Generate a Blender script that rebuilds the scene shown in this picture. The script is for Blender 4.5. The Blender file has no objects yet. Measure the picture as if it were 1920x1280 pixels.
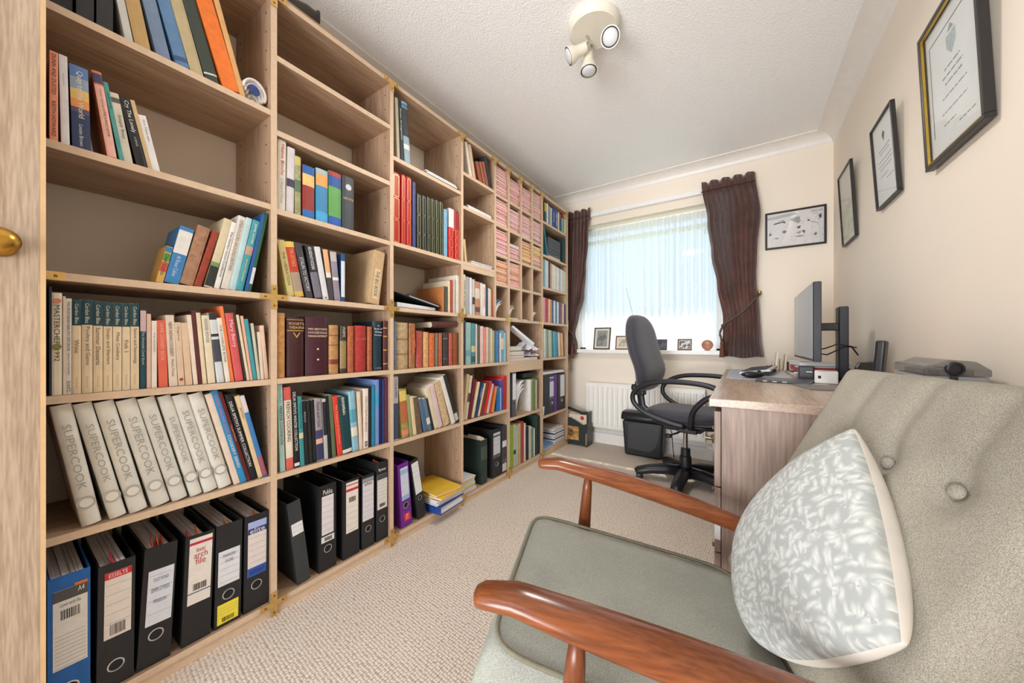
import bpy, bmesh, math, random
from math import sin, cos, pi, atan, atan2, radians, hypot
from mathutils import Vector, Matrix
random.seed(7)
SC = bpy.context.scene
COL = SC.collection

# ------------------------------------------------------------------ camera
FPX = 650.0                      # focal length in pixels of the 1920 px frame
TH = atan(431 / 650.0)           # camera yaw, to the left of the room axis (+Y)
CAMZ = 0.92
cd = bpy.data.cameras.new('camera')
cd.sensor_width = 36.0
cd.lens = FPX / 1920 * 36
cd.shift_y = 2 / 1920
cd.clip_start = 0.02
camo = bpy.data.objects.new('camera', cd)
camo.location = (0, 0, CAMZ)
camo.rotation_euler = (pi / 2, 0, TH)
COL.objects.link(camo)
SC.camera = camo

# ------------------------------------------------------------------ light
vs = SC.view_settings
vs.view_transform = 'Standard'
vs.look = 'None'
vs.exposure = -0.12
vs.gamma = 1.0
vs.use_curve_mapping = False
SKY = 2.2
wd = bpy.data.worlds.new('sky')
SC.world = wd
wd.use_nodes = True
nt = wd.node_tree
bg = nt.nodes['Background']
tc = nt.nodes.new('ShaderNodeTexCoord')
sep = nt.nodes.new('ShaderNodeSeparateXYZ')
rmp = nt.nodes.new('ShaderNodeValToRGB')
rmp.color_ramp.elements[0].position = 0.0
rmp.color_ramp.elements[0].color = (0.58, 0.75, 1.0, 1)
rmp.color_ramp.elements[1].position = 0.8
rmp.color_ramp.elements[1].color = (0.46, 0.65, 1.0, 1)
nt.links.new(tc.outputs['Generated'], sep.inputs[0])
nt.links.new(sep.outputs['Z'], rmp.inputs[0])
nt.links.new(rmp.outputs[0], bg.inputs['Color'])
bg.inputs['Strength'].default_value = SKY
cy_ = SC.cycles
cy_.max_bounces = 8
cy_.diffuse_bounces = 5
cy_.glossy_bounces = 3
cy_.transmission_bounces = 4
cy_.transparent_max_bounces = 8
cy_.caustics_reflective = False
cy_.caustics_refractive = False


def light(name, kind, loc, direction, energy, color=(1, 1, 1), **kw):
    l = bpy.data.lights.new(name, kind)
    l.energy = energy
    l.color = color
    for k, v in kw.items():
        setattr(l, k, v)
    o = bpy.data.objects.new(name, l)
    o.location = loc
    o.rotation_euler = Vector(direction).to_track_quat('-Z', 'Y').to_euler()
    COL.objects.link(o)
    return o


light('sun', 'SUN', (-0.7, 6, 8), (-0.06, -0.47, -0.88), 9.5, (1, 0.95, 0.86), angle=radians(0.6))
# added fill light, unseen behind the camera, shining in through the back opening
rear_fill = light('added_rear_fill', 'AREA', (-0.6, -3.2, 0.6), (0.05, 1, 0.36), 270.0, (1, 0.985, 0.97), shape='RECTANGLE', size=2.2, size_y=2.1)
# sky portal over the window so that the daylight through it is sampled well
port = light('window_portal', 'AREA', (-0.72, 3.42, 1.45), (0, -1, 0), 1.0, shape='RECTANGLE', size=1.3, size_y=1.25)
port.data.cycles.is_portal = True

# ------------------------------------------------------------------ helpers
def lin(c):
    return tuple((x / 255 / 12.92) if x / 255 <= 0.04045 else ((x / 255 + 0.055) / 1.055) ** 2.4 for x in c)


MATS = {}


def newmat(name):
    m = bpy.data.materials.new(name)
    m.use_nodes = True
    return m, m.node_tree, m.node_tree.nodes['Principled BSDF']


def M(rgb, rough=0.55, metal=0.0, var=0.08, scale=40.0, name=None, sheen=0.0, bump=0.0):
    """plain coloured surface with a faint procedural mottling"""
    key = (tuple(rgb), rough, metal, var, scale, sheen, bump)
    if key in MATS:
        return MATS[key]
    m, t, b = newmat(name or 'paint_%d_%d_%d' % tuple(rgb))
    c = lin(rgb)
    b.inputs['Roughness'].default_value = rough
    b.inputs['Metallic'].default_value = metal
    if sheen:
        b.inputs['Sheen Weight'].default_value = sheen
    if var > 0 or bump > 0:
        co = t.nodes.new('ShaderNodeTexCoord')
        n = t.nodes.new('ShaderNodeTexNoise')
        n.inputs['Scale'].default_value = scale
        n.inputs['Detail'].default_value = 2
        t.links.new(co.outputs['Object'], n.inputs['Vector'])
        r = t.nodes.new('ShaderNodeValToRGB')
        r.color_ramp.elements[0].position = 0.3
        r.color_ramp.elements[1].position = 0.7
        r.color_ramp.elements[0].color = tuple(x * (1 - var) for x in c) + (1,)
        r.color_ramp.elements[1].color = tuple(min(1, x * (1 + var)) for x in c) + (1,)
        t.links.new(n.outputs['Fac'], r.inputs[0])
        t.links.new(r.outputs[0], b.inputs['Base Color'])
        if bump:
            bp = t.nodes.new('ShaderNodeBump')
            bp.inputs['Strength'].default_value = bump
            bp.inputs['Distance'].default_value = 0.003
            t.links.new(n.outputs['Fac'], bp.inputs['Height'])
            t.links.new(bp.outputs[0], b.inputs['Normal'])
    else:
        b.inputs['Base Color'].default_value = c + (1,)
    MATS[key] = m
    return m


def wood(name, c1, c2, grain, rough=0.5, fine=1.0, cath=0.0):
    """laminate or timber: noise stretched along the grain axis ('X','Y','Z')"""
    m, t, b = newmat(name)
    co = t.nodes.new('ShaderNodeTexCoord')
    mp = t.nodes.new('ShaderNodeMapping')
    s = [14.0, 14.0, 14.0]
    s['XYZ'.index(grain)] = 0.9
    mp.inputs['Scale'].default_value = s
    t.links.new(co.outputs['Object'], mp.inputs[0])
    n1 = t.nodes.new('ShaderNodeTexNoise')
    n1.inputs['Scale'].default_value = 1.2 * fine
    n1.inputs['Detail'].default_value = 3
    n1.inputs['Distortion'].default_value = cath
    n2 = t.nodes.new('ShaderNodeTexNoise')
    n2.inputs['Scale'].default_value = 9 * fine
    n2.inputs['Detail'].default_value = 3
    t.links.new(mp.outputs[0], n1.inputs['Vector'])
    t.links.new(mp.outputs[0], n2.inputs['Vector'])
    mx = t.nodes.new('ShaderNodeMath')
    mx.operation = 'MULTIPLY_ADD'
    mx.inputs[1].default_value = 0.55
    t.links.new(n2.outputs['Fac'], mx.inputs[0])
    hf = t.nodes.new('ShaderNodeMath')
    hf.operation = 'MULTIPLY'
    hf.inputs[1].default_value = 0.45
    t.links.new(n1.outputs['Fac'], hf.inputs[0])
    t.links.new(hf.outputs[0], mx.inputs[2])
    r = t.nodes.new('ShaderNodeValToRGB')
    r.color_ramp.elements[0].position = 0.36
    r.color_ramp.elements[1].position = 0.62
    r.color_ramp.elements[0].color = lin(c2) + (1,)
    r.color_ramp.elements[1].color = lin(c1) + (1,)
    t.links.new(mx.outputs[0], r.inputs[0])
    t.links.new(r.outputs[0], b.inputs['Base Color'])
    b.inputs['Roughness'].default_value = rough
    bp = t.nodes.new('ShaderNodeBump')
    bp.inputs['Strength'].default_value = 0.06
    bp.inputs['Distance'].default_value = 0.002
    t.links.new(mx.outputs[0], bp.inputs['Height'])
    t.links.new(bp.outputs[0], b.inputs['Normal'])
    return m


class G:
    """small mesh collector"""
    def __init__(s):
        s.v = []
        s.f = []
        s.m = []

    def add(s, vs, fs, mi=0):
        o = len(s.v)
        s.v += [tuple(p) for p in vs]
        for q in fs:
            s.f.append(tuple(o + i for i in q))
            s.m.append(mi)
        return s

    def box(s, x0, x1, y0, y1, z0, z1, mi=0, front=None):
        vs = [(x, y, z) for x in (x0, x1) for y in (y0, y1) for z in (z0, z1)]
        fs = [(0, 1, 3, 2), (4, 6, 7, 5), (0, 4, 5, 1), (2, 3, 7, 6), (0, 2, 6, 4), (1, 5, 7, 3)]
        o = len(s.v)
        s.add(vs, fs, mi)
        if front is not None:           # the +X face takes another material
            s.m[-5] = front
        return s

    def prism(s, poly, a0, a1, axis='Z', mi=0):
        """polygon in the two other axes (in cyclic order) pushed from a0 to a1 along the axis"""
        def p3(p, a):
            if axis == 'Z':
                return (p[0], p[1], a)
            if axis == 'X':
                return (a, p[0], p[1])
            return (p[1], a, p[0])
        n = len(poly)
        vs = [p3(p, a0) for p in poly] + [p3(p, a1) for p in poly]
        fs = [tuple(range(n - 1, -1, -1)), tuple(range(n, 2 * n))]
        fs += [(i, (i + 1) % n, n + (i + 1) % n, n + i) for i in range(n)]
        return s.add(vs, fs, mi)

    def tube(s, path, r, n=8, mi=0, flat=1.0, up=(0, 0, 1)):
        """round (or flattened) bar along points; r is a number or one per point"""
        pts = [Vector(p) for p in path]
        rs = r if isinstance(r, (list, tuple)) else [r] * len(pts)
        fl = flat if isinstance(flat, (list, tuple)) else [flat] * len(pts)
        vs = []
        for i, p in enumerate(pts):
            d = (pts[min(i + 1, len(pts) - 1)] - pts[max(i - 1, 0)]).normalized()
            a = Vector(up).cross(d)
            if a.length < 1e-4:
                a = Vector((1, 0, 0)).cross(d)
                if a.length < 1e-4:
                    a = Vector((0, 1, 0)).cross(d)
            a.normalize()
            b = d.cross(a)
            for k in range(n):
                t = 2 * pi * k / n
                vs.append(p + a * (cos(t) * rs[i]) + b * (sin(t) * rs[i] * fl[i]))
        fs = []
        for i in range(len(pts) - 1):
            for k in range(n):
                fs.append((i * n + k, i * n + (k + 1) % n, (i + 1) * n + (k + 1) % n, (i + 1) * n + k))
        fs.append(tuple(range(n - 1, -1, -1)))
        L = (len(pts) - 1) * n
        fs.append(tuple(range(L, L + n)))
        return s.add(vs, fs, mi)

    def lathe(s, prof, n=16, org=(0, 0, 0), axis=(0, 0, 1), mi=0):
        """profile of (radius, distance along axis)"""
        q = Vector((0, 0, 1)).rotation_difference(Vector(axis).normalized())
        vs = []
        for r, h in prof:
            for k in range(n):
                t = 2 * pi * k / n
                vs.append(Vector(org) + q @ Vector((r * cos(t), r * sin(t), h)))
        fs = []
        for i in range(len(prof) - 1):
            for k in range(n):
                fs.append((i * n + k, i * n + (k + 1) % n, (i + 1) * n + (k + 1) % n, (i + 1) * n + k))
        fs.append(tuple(range(n - 1, -1, -1)))
        L = (len(prof) - 1) * n
        fs.append(tuple(range(L, L + n)))
        return s.add(vs, fs, mi)

    def grid(s, fn, nu, nv, mi=0, closed=False):
        vs = [fn(i / nu, j / nv) for i in range(nu + 1) for j in range(nv + 1)]
        fs = [(i * (nv + 1) + j, (i + 1) * (nv + 1) + j, (i + 1) * (nv + 1) + j + 1, i * (nv + 1) + j + 1) for i in range(nu) for j in range(nv)]
        return s.add(vs, fs, mi)

    def ball(s, c, r, n=12, m=8, mi=0, sc=(1, 1, 1)):
        pr = [(max(1e-5, r * sin(pi * i / m)), -r * cos(pi * i / m)) for i in range(m + 1)]
        o = len(s.v)
        s.lathe(pr, n, (0, 0, 0), (0, 0, 1), mi)
        for i in range(o, len(s.v)):
            p = s.v[i]
            s.v[i] = (c[0] + p[0] * sc[0], c[1] + p[1] * sc[1], c[2] + p[2] * sc[2])
        return s


def mesh(name, g, mats, smooth=False, bevel=0.0, seg=1, fix=True):
    me = bpy.data.meshes.new(name)
    me.from_pydata(g.v, [], g.f)
    if not isinstance(mats, (list, tuple)):
        mats = [mats]
    for m in mats:
        me.materials.append(m)
    me.polygons.foreach_set('material_index', g.m)
    if bevel or fix:
        bm = bmesh.new()
        bm.from_mesh(me)
        if fix:
            bmesh.ops.recalc_face_normals(bm, faces=bm.faces)
        if bevel:
            ed = [e for e in bm.edges if len(e.link_faces) == 2 and e.calc_face_angle(0) > 0.6]
            bmesh.ops.bevel(bm, geom=ed, offset=bevel, segments=seg, affect='EDGES', profile=0.6)
        bm.to_mesh(me)
        bm.free()
    if smooth:
        me.polygons.foreach_set('use_smooth', [True] * len(me.polygons))
        if smooth == 'auto':
            me.set_sharp_from_angle(angle=radians(40))
    me.update()
    return me


def put(name, me, parent=None, loc=(0, 0, 0), rot=(0, 0, 0), scale=None):
    o = bpy.data.objects.new(name, me)
    COL.objects.link(o)
    o.parent = parent
    o.location = loc
    o.rotation_euler = rot
    if scale is not None:
        o.scale = scale
    return o


def part(name, g, mats, parent=None, loc=(0, 0, 0), rot=(0, 0, 0), **kw):
    return put(name, mesh(name, g, mats, **kw), parent, loc, rot)


def tag(o, label, cat, group=None):
    o['label'] = label
    o['category'] = cat
    if group:
        o['group'] = group
    return o


def thing(name, label, cat, loc=(0, 0, 0), rot=(0, 0, 0), group=None):
    o = bpy.data.objects.new(name, None)
    o.empty_display_size = 0.05
    COL.objects.link(o)
    o.location = loc
    o.rotation_euler = rot
    return tag(o, label, cat, group)


def struct(name, g, mats, parent=None, **kw):
    o = part(name, g, mats, parent, **kw)
    if parent is None:
        o['kind'] = 'structure'
    return o


TXT = {}


def text_mesh(s, mat):
    """lettering as a flat mesh, its box moved to the origin's centre"""
    k = (s, mat.name)
    if k in TXT:
        return TXT[k]
    cu = bpy.data.curves.new('lettering', 'FONT')
    cu.body = s
    cu.resolution_u = 2
    cu.extrude = 0.0
    ob = bpy.data.objects.new('lettering', cu)
    me = bpy.data.meshes.new_from_object(ob)
    bpy.data.objects.remove(ob)
    bpy.data.curves.remove(cu)
    xs = [v.co.x for v in me.vertices]
    ys = [v.co.y for v in me.vertices]
    if not xs:
        xs = ys = [0, 1]
    w, h = max(xs) - min(xs), max(ys) - min(ys)
    cx, cy = (max(xs) + min(xs)) / 2, (max(ys) + min(ys)) / 2
    for v in me.vertices:
        v.co.x -= cx
        v.co.y -= cy
    me.materials.clear()
    me.materials.append(mat)
    TXT[k] = (me, w, h)
    return TXT[k]


def lettering(parent, s, rgb, x, y, z, length, height, orient='v', name='title', stretch=1.5, rough=0.5):
    """words on a face that looks along +X: 'v' reads downwards, 'h' reads towards +Y"""
    me, w, h = text_mesh(s, M(rgb, rough, 0, 0))
    sy = height / h
    sx = min(length / w, sy * stretch)
    sy = min(sy, sx * 2.2)
    o = put(name, me, parent, (x, y, z))
    if orient == 'v':
        R = Matrix(((0, 0, 1), (0, 1, 0), (-1, 0, 0)))     # text x -> -Z, text y -> +Y
    else:
        R = Matrix(((0, 0, 1), (1, 0, 0), (0, 1, 0)))      # text x -> +Y, text y -> +Z
    o.rotation_euler = R.to_euler()
    o.scale = (sx, sy, 1)
    return o


# pixel measurements of the photograph -> points of the room
ST, CT = sin(TH), cos(TH)


def on_x(px, py, X):
    u = (px - 960) / FPX
    rx, ry, rz = -ST + u * CT, CT + u * ST, -(py - 642) / FPX
    t = X / rx
    return Vector((X, ry * t, CAMZ + rz * t))


def on_y(px, py, Y):
    u = (px - 960) / FPX
    rx, ry, rz = -ST + u * CT, CT + u * ST, -(py - 642) / FPX
    t = Y / ry
    return Vector((rx * t, Y, CAMZ + rz * t))


ORD = ['first', 'second', 'third', 'fourth', 'fifth', 'sixth', 'seventh', 'eighth', 'ninth', 'tenth', 'eleventh', 'twelfth', 'thirteenth', 'fourteenth', 'fifteenth', 'sixteenth', 'seventeenth', 'eighteenth', 'nineteenth', 'twentieth', 'twenty-first', 'twenty-second', 'twenty-third', 'twenty-fourth', 'twenty-fifth', 'twenty-sixth', 'twenty-seventh', 'twenty-eighth', 'twenty-ninth', 'thirtieth', 'thirty-first', 'thirty-second', 'thirty-third', 'thirty-fourth', 'thirty-fifth']

# ------------------------------------------------------------------ surfaces
XL, XR, YF, YB, ZC = -1.615, 0.512, 3.124, -0.72, 2.33


def wallpaint(name, rgb, bump=0.12, scale=180.0, dist=0.001, var=0.03):
    m, t, b = newmat(name)
    co = t.nodes.new('ShaderNodeTexCoord')
    n = t.nodes.new('ShaderNodeTexNoise')
    n.inputs['Scale'].default_value = scale
    n.inputs['Detail'].default_value = 3
    t.links.new(co.outputs['Object'], n.inputs['Vector'])
    n2 = t.nodes.new('ShaderNodeTexNoise')
    n2.inputs['Scale'].default_value = 2.0
    t.links.new(co.outputs['Object'], n2.inputs['Vector'])
    r = t.nodes.new('ShaderNodeValToRGB')
    c = lin(rgb)
    r.color_ramp.elements[0].color = tuple(x * (1 - var) for x in c) + (1,)
    r.color_ramp.elements[1].color = tuple(min(1, x * (1 + var)) for x in c) + (1,)
    t.links.new(n2.outputs['Fac'], r.inputs[0])
    t.links.new(r.outputs[0], b.inputs['Base Color'])
    b.inputs['Roughness'].default_value = 0.75
    bp = t.nodes.new('ShaderNodeBump')
    bp.inputs['Strength'].default_value = bump
    bp.inputs['Distance'].default_value = dist
    t.links.new(n.outputs['Fac'], bp.inputs['Height'])
    t.links.new(bp.outputs[0], b.inputs['Normal'])
    return m


m_wall = wallpaint('cream_wall_paint', (238, 227, 211))
m_white = M((240, 239, 236), 0.4, 0, 0.02, 20)
m_trimw = M((236, 232, 226), 0.35, 0, 0.02, 20)


def ceiling_mat():
    m = wallpaint('stippled_ceiling', (250, 250, 250), 0.8, 150.0, 0.004, 0.01)
    n = [x for x in m.node_tree.nodes if x.type == 'TEX_NOISE' and x.inputs['Scale'].default_value > 50][0]
    n.inputs['Detail'].default_value = 2
    n.inputs['Roughness'].default_value = 0.6
    return m


def carpet_mat():
    m, t, b = newmat('looped_carpet')
    co = t.nodes.new('ShaderNodeTexCoord')
    mp = t.nodes.new('ShaderNodeMapping')
    mp.inputs['Rotation'].default_value = (0, 0, radians(4))
    mp.inputs['Scale'].default_value = (118, 100, 1)
    t.links.new(co.outputs['Object'], mp.inputs[0])
    v = t.nodes.new('ShaderNodeTexVoronoi')
    v.voronoi_dimensions = '2D'
    v.inputs['Scale'].default_value = 1.0
    v.inputs['Randomness'].default_value = 0.35
    t.links.new(mp.outputs[0], v.inputs['Vector'])
    n = t.nodes.new('ShaderNodeTexNoise')
    n.inputs['Scale'].default_value = 5
    n.inputs['Detail'].default_value = 4
    t.links.new(co.outputs['Object'], n.inputs['Vector'])
    r = t.nodes.new('ShaderNodeValToRGB')
    r.color_ramp.elements[0].position = 0.30
    r.color_ramp.elements[0].color = lin((232, 219, 204)) + (1,)
    r.color_ramp.elements[1].position = 0.72
    r.color_ramp.elements[1].color = lin((172, 150, 130)) + (1,)
    t.links.new(v.outputs['Distance'], r.inputs[0])
    mx = t.nodes.new('ShaderNodeMix')
    mx.data_type = 'RGBA'
    mx.blend_type = 'MULTIPLY'
    mx.inputs[0].default_value = 0.35
    r2 = t.nodes.new('ShaderNodeValToRGB')
    r2.color_ramp.elements[0].color = (0.72, 0.7, 0.68, 1)
    r2.color_ramp.elements[1].color = (1, 1, 1, 1)
    t.links.new(n.outputs['Fac'], r2.inputs[0])
    t.links.new(r.outputs[0], mx.inputs[6])
    t.links.new(r2.outputs[0], mx.inputs[7])
    t.links.new(mx.outputs[2], b.inputs['Base Color'])
    b.inputs['Roughness'].default_value = 0.95
    iv = t.nodes.new('ShaderNodeMath')
    iv.operation = 'SUBTRACT'
    iv.inputs[0].default_value = 1.0
    t.links.new(v.outputs['Distance'], iv.inputs[1])
    bp = t.nodes.new('ShaderNodeBump')
    bp.inputs['Strength'].default_value = 0.7
    bp.inputs['Distance'].default_value = 0.004
    t.links.new(iv.outputs[0], bp.inputs['Height'])
    t.links.new(bp.outputs[0], b.inputs['Normal'])
    return m


# ------------------------------------------------------------------ room shell
WX0, WX1, WZ0, WZ1 = -1.335, -0.115, 0.845, 2.02        # window opening in the far wall
struct('floor', G().box(XL - .1, XR + .1, YB - 1.0, YF + .1, -.1, 0), carpet_mat())
struct('ceiling', G().box(XL - .1, XR + .1, YB - 1.0, YF + .1, ZC, ZC + .1), ceiling_mat())
struct('wall_left', G().box(XL - .1, XL, YB - 1.0, YF, 0, ZC), m_wall)
struct('wall_right', G().box(XR, XR + .1, YB - 1.0, YF, 0, ZC), m_wall)
g = G()
g.box(XL - .1, WX0, YF, YF + .28, 0, 2.95)
g.box(WX1, XR + .1, YF, YF + .28, 0, 2.95)
g.box(WX0, WX1, YF, YF + .28, 0, WZ0)
g.box(WX0, WX1, YF, YF + .28, WZ1, 2.95)
struct('wall_far', g, m_wall)
g = G()                                                   # wall behind the camera, doorway widened to let the added fill light in
g.box(XL, -1.27, YB - .1, YB, 0, ZC)
g.box(0.12, XR, YB - .1, YB, 0, ZC)
g.box(-1.27, 0.12, YB - .1, YB, 2.06, ZC)
struct('wall_back', g, m_wall)
struct('sun_cut_eave', G().box(XL - .6, XR + .6, YF + .2, YF + 0.80, 2.56, 2.95), m_white)  # unseen overhang, set low so that only a thin band of sun enters
# coving, one run along each wall in view
def coving(name, a, b, inward):
    a, b, w = Vector(a), Vector(b), Vector(inward)
    prof = [(0, 0), (0, -.070)]
    for k in range(7):
        t = k / 6 * pi / 2
        prof.append((.094 - .086 * cos(t), -.062 + .056 * sin(t)))
    prof.append((.094, 0))
    g = G()
    n = len(prof)
    vs = []
    for e in (a, b):
        for p, q in prof:
            vs.append(e + w * p + Vector((0, 0, q)))
    fs = [tuple(range(n)), tuple(range(2 * n - 1, n - 1, -1))] + [(i, n + i, n + (i + 1) % n, (i + 1) % n) for i in range(n)]
    g.add(vs, fs)
    o = part(name, g, m_trimw, smooth='auto')
    o['kind'] = 'structure'


coving('trim_1', (XL, YF, ZC), (XR, YF, ZC), (0, -1, 0))
coving('trim_2', (XR, YF, ZC), (XR, YB, ZC), (-1, 0, 0))
coving('trim_3', (XL, YF, ZC), (XL, YB, ZC), (1, 0, 0))


def skirting(name, x0, x1, y0, y1, inward):
    g = G()
    if inward == 'y':
        pr = [(YF, 0), (YF, .125), (YF - .006, .125), (YF - .012, .112), (YF - .012, .1), (YF - .02, .092), (YF - .02, 0)]
        g.prism(pr, x0, x1, 'X')
    else:
        s = -1 if inward == '-x' else 1
        X = XR if s < 0 else XL
        pr = [(0, X), (.125, X), (.125, X + s * .006), (.112, X + s * .012), (.1, X + s * .012), (.092, X + s * .02), (0, X + s * .02)]
        g.prism(pr, y0, y1, 'Y')
    o = part(name, g, m_trimw)
    o['kind'] = 'structure'


skirting('baseboard_far', XL + .02, XR - .02, 0, 0, 'y')
skirting('baseboard_right', 0, 0, YB, YF, '-x')
skirting('baseboard_left', 0, 0, YB, YF, '+x')

# window: frame, mullions, panes, sill
def glass_mat():
    m, t, b = newmat('window_glass')
    t.nodes.remove(b)
    o = t.nodes['Material Output']
    tr = t.nodes.new('ShaderNodeBsdfTransparent')
    gl = t.nodes.new('ShaderNodeBsdfGlossy')
    gl.inputs['Roughness'].default_value = 0.02
    mx = t.nodes.new('ShaderNodeMixShader')
    mx.inputs[0].default_value = 0.06
    t.links.new(tr.outputs[0], mx.inputs[1])
    t.links.new(gl.outputs[0], mx.inputs[2])
    t.links.new(mx.outputs[0], o.inputs[0])
    return m


m_glass = glass_mat()
FY = YF + .12
win = bpy.data.objects.new('window_1', None)
COL.objects.link(win)
win.location = ((WX0 + WX1) / 2, FY, WZ0)
win['kind'] = 'structure'
ox, oz = win.location.x, WZ0
W, Hh = WX1 - WX0, WZ1 - WZ0
g = G()
for a, b, c, d in [(-W / 2, W / 2, 0, .06), (-W / 2, W / 2, Hh - .06, Hh), (-W / 2, -W / 2 + .06, 0, Hh), (W / 2 - .06, W / 2, 0, Hh)]:
    g.box(a, b, 0, .06, c, d)
fr = part('window_frame', g, m_white, win, bevel=.004)
part('transom', G().box(-W / 2 + .06, W / 2 - .06, .005, .055, Hh - .15, Hh - .115), m_white, win, bevel=.004)
for a, b in [(.06, Hh - .15), (Hh - .115, Hh - .06)]:
    part('pane', G().box(-W / 2 + .06, W / 2 - .06, .027, .031, a, b), m_glass, win)
part('window_sill', G().box(-W / 2 - .02, W / 2 + .03, -.185, .0, -.022, .012), m_white, win, bevel=.006, seg=2)

# open room door on the left, seen along its free edge
m_door = wood('door_laminate', (194, 172, 148), (156, 132, 108), 'Z', 0.5, 2.0, 1.2)
m_lip = M((214, 178, 132), .5, 0, .05, 30)
m_brass = M((196, 150, 66), .28, 1.0, .05, 30)
dr = bpy.data.objects.new('door_1', None)
COL.objects.link(dr)
dr.location = (-1.24, .066, 0.008)
dr['kind'] = 'structure'
part('door_leaf', G().box(-.02, .02, -.775, -.0075, 0, 1.99), m_door, dr)
part('lipping', G().box(-.02, .02, -.0073, 0, 0, 1.99), m_lip, dr)
kb = part('door_knob', G().lathe([(.024, 0), (.024, .006), (.011, .01), (.010, .03), (.019, .036), (.025, .045), (.026, .052), (.022, .06), (.012, .066), (.001, .068)], 20, (.02, -.056, 1.105), (1, 0, 0)), m_brass, dr, smooth=True)
# ------------------------------------------------------------------ bookcase
D0 = 1.3128            # distance of the bookcase front from the camera line
BAY = 0.4715
Y0 = 0.0584
BD = 0.295             # depth
XF = -D0
TB = 0.0185            # board thickness
ZT = 2.10
ZJ = 1.073             # joint between lower and upper units


def yb(n):
    return Y0 + BAY * n


m_wh = wood('oak_laminate_shelf', (190, 160, 132), (156, 126, 100), 'Y', .5)
m_wv = wood('oak_laminate_upright', (190, 160, 132), (156, 126, 100), 'Z', .5)
m_we = M((216, 189, 159), .5, 0, .05, 60, 'pale_oak_lipping')
m_wp = wood('oak_laminate_plinth', (180, 142, 112), (150, 114, 86), 'Y', .55)
m_dark = M((40, 28, 20), .7, 0, 0)
bc = thing('bookcase', 'wall-length pale oak bookcase with brass corner brackets along the left wall', 'bookcase', (XF, yb(3), 0))


def bpart(name, x0, x1, y0, y1, z0, z1, m, **kw):
    """a board of the bookcase given in room coordinates"""
    return part(name, G().box(x0 - XF, x1 - XF, y0 - yb(3), y1 - yb(3), z0, z1, 0, 1), [m, m_we], bc, **kw)


ups = {}
for n in range(7):
    ups[n] = bpart('upright', XF - BD, XF, yb(n) - TB / 2, yb(n) + TB / 2, 0.0, ZT, m_wv)
for q in (3 + 2 / 3, 4 + 1 / 3, 4 + 2 / 3):
    ups[q] = bpart('upright', XF - BD, XF, yb(q) - TB / 2, yb(q) + TB / 2, ZJ + TB / 2, ZT - TB, m_wv)
# drilled shelf-peg holes on the faces that look at the camera
for n, up in ups.items():
    g = G()
    z = .12 if n in range(7) else 1.15
    while z < 2.05:
        for xx in (-.035, -BD + .04):
            yy = yb(n) - TB / 2 - yb(3)
            g.lathe([(.0028, 0), (.0028, .0016)], 6, (xx, yy - .0008, z), (0, 1, 0))
        z += .064
    ho = part('peg_holes', g, m_dark, up)
    ho['kind'] = 'stuff'

SH = {0: [1.689, 1.374, .788, .464],
      1: [1.885, 1.632, 1.365, .788, .464],
      2: [1.757, 1.369, .786, .461],
      4: [.780, .394],
      5: [1.878, 1.614, 1.356, .787, .324]}
SHB = {3: [.782, .463]}
BASE = 0.05


def shelf(n0, n1, z, name='shelf'):
    return bpart(name, XF - BD, XF - .001, yb(n0) + TB / 2, yb(n1) - TB / 2, z - TB / 2, z + TB / 2, m_wh)


for n, zs in SH.items():
    for z in zs:
        shelf(n, n + 1, z)
for z in SHB[3]:
    shelf(3, 4, z)
for z in (1.8795, 1.688, 1.372):
    shelf(3, 3 + 2 / 3, z)
PIG = [1.872, 1.679, 1.486, 1.296]
cols = [3 + 2 / 3, 4, 4 + 1 / 3, 4 + 2 / 3, 5]
for i in range(4):
    for z in PIG:
        shelf(cols[i], cols[i + 1], z)
for n in range(6):
    shelf(n, n + 1, BASE - TB / 2 + .0, 'base_shelf')
    bpart('plinth', XF - .03, XF - .006, yb(n) + TB / 2, yb(n + 1) - TB / 2, 0, BASE - TB, m_wp)
    shelf(n, n + 1, ZJ)
    shelf(n, n + 1, ZT - TB / 2, 'top_board')
bpart('shelf_apron', XF - .018, XF - .002, yb(4) + TB / 2, yb(5) - TB / 2, .715, .780 - TB / 2, m_wh)
bpart('shelf_apron', XF - .018, XF - .002, yb(3) + TB / 2, yb(3 + 2 / 3) - TB / 2, 1.335, 1.372 - TB / 2, m_wh)

# brass strap brackets with screws over the joints
m_br = M((214, 176, 108), .35, .7, .08, 60, 'brass_plate')
m_scr = M((150, 110, 55), .35, .9, 0)


def bracket(n, z, kind):
    g = G()
    a = .04
    hw = TB / 2 + .0005
    pl = []
    pl.append((-hw, hw, -a if kind != 'top' else -a, a if kind == 'cross' else (a if kind == 'base' else hw)))
    l0 = -a if n > 0 else -hw
    l1 = a if n < 6 else hw
    for y0, y1, z0, z1 in pl:
        if kind == 'base':
            z0 = -.045
        g.box(0, .0022, y0, y1, z0, z1)
    g.box(0, .0020, l0, l1, -hw, hw)
    o = part('brass_bracket', g, m_br, bc, (0.0002, yb(n) - yb(3), z), fix=True)
    spots = [(l0 + .014, 0), (l1 - .014, 0), (0, -.028)]
    if kind != 'top':
        spots.append((0, .028))
    for y, zz in spots:
        if abs(y) < .012 and zz == 0:
            continue
        part('screw', G().lathe([(.0034, 0), (.0034, .0012), (.002, .0018)], 8, (.002, y, zz), (1, 0, 0)), m_scr, o)


for n in range(7):
    bracket(n, ZJ, 'cross')
    bracket(n, ZT - TB / 2, 'top')
    bracket(n, BASE - TB / 2, 'base')
for q in (3 + 2 / 3, 4 + 1 / 3, 4 + 2 / 3):
    bracket(q, ZT - TB / 2, 'top')

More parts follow.
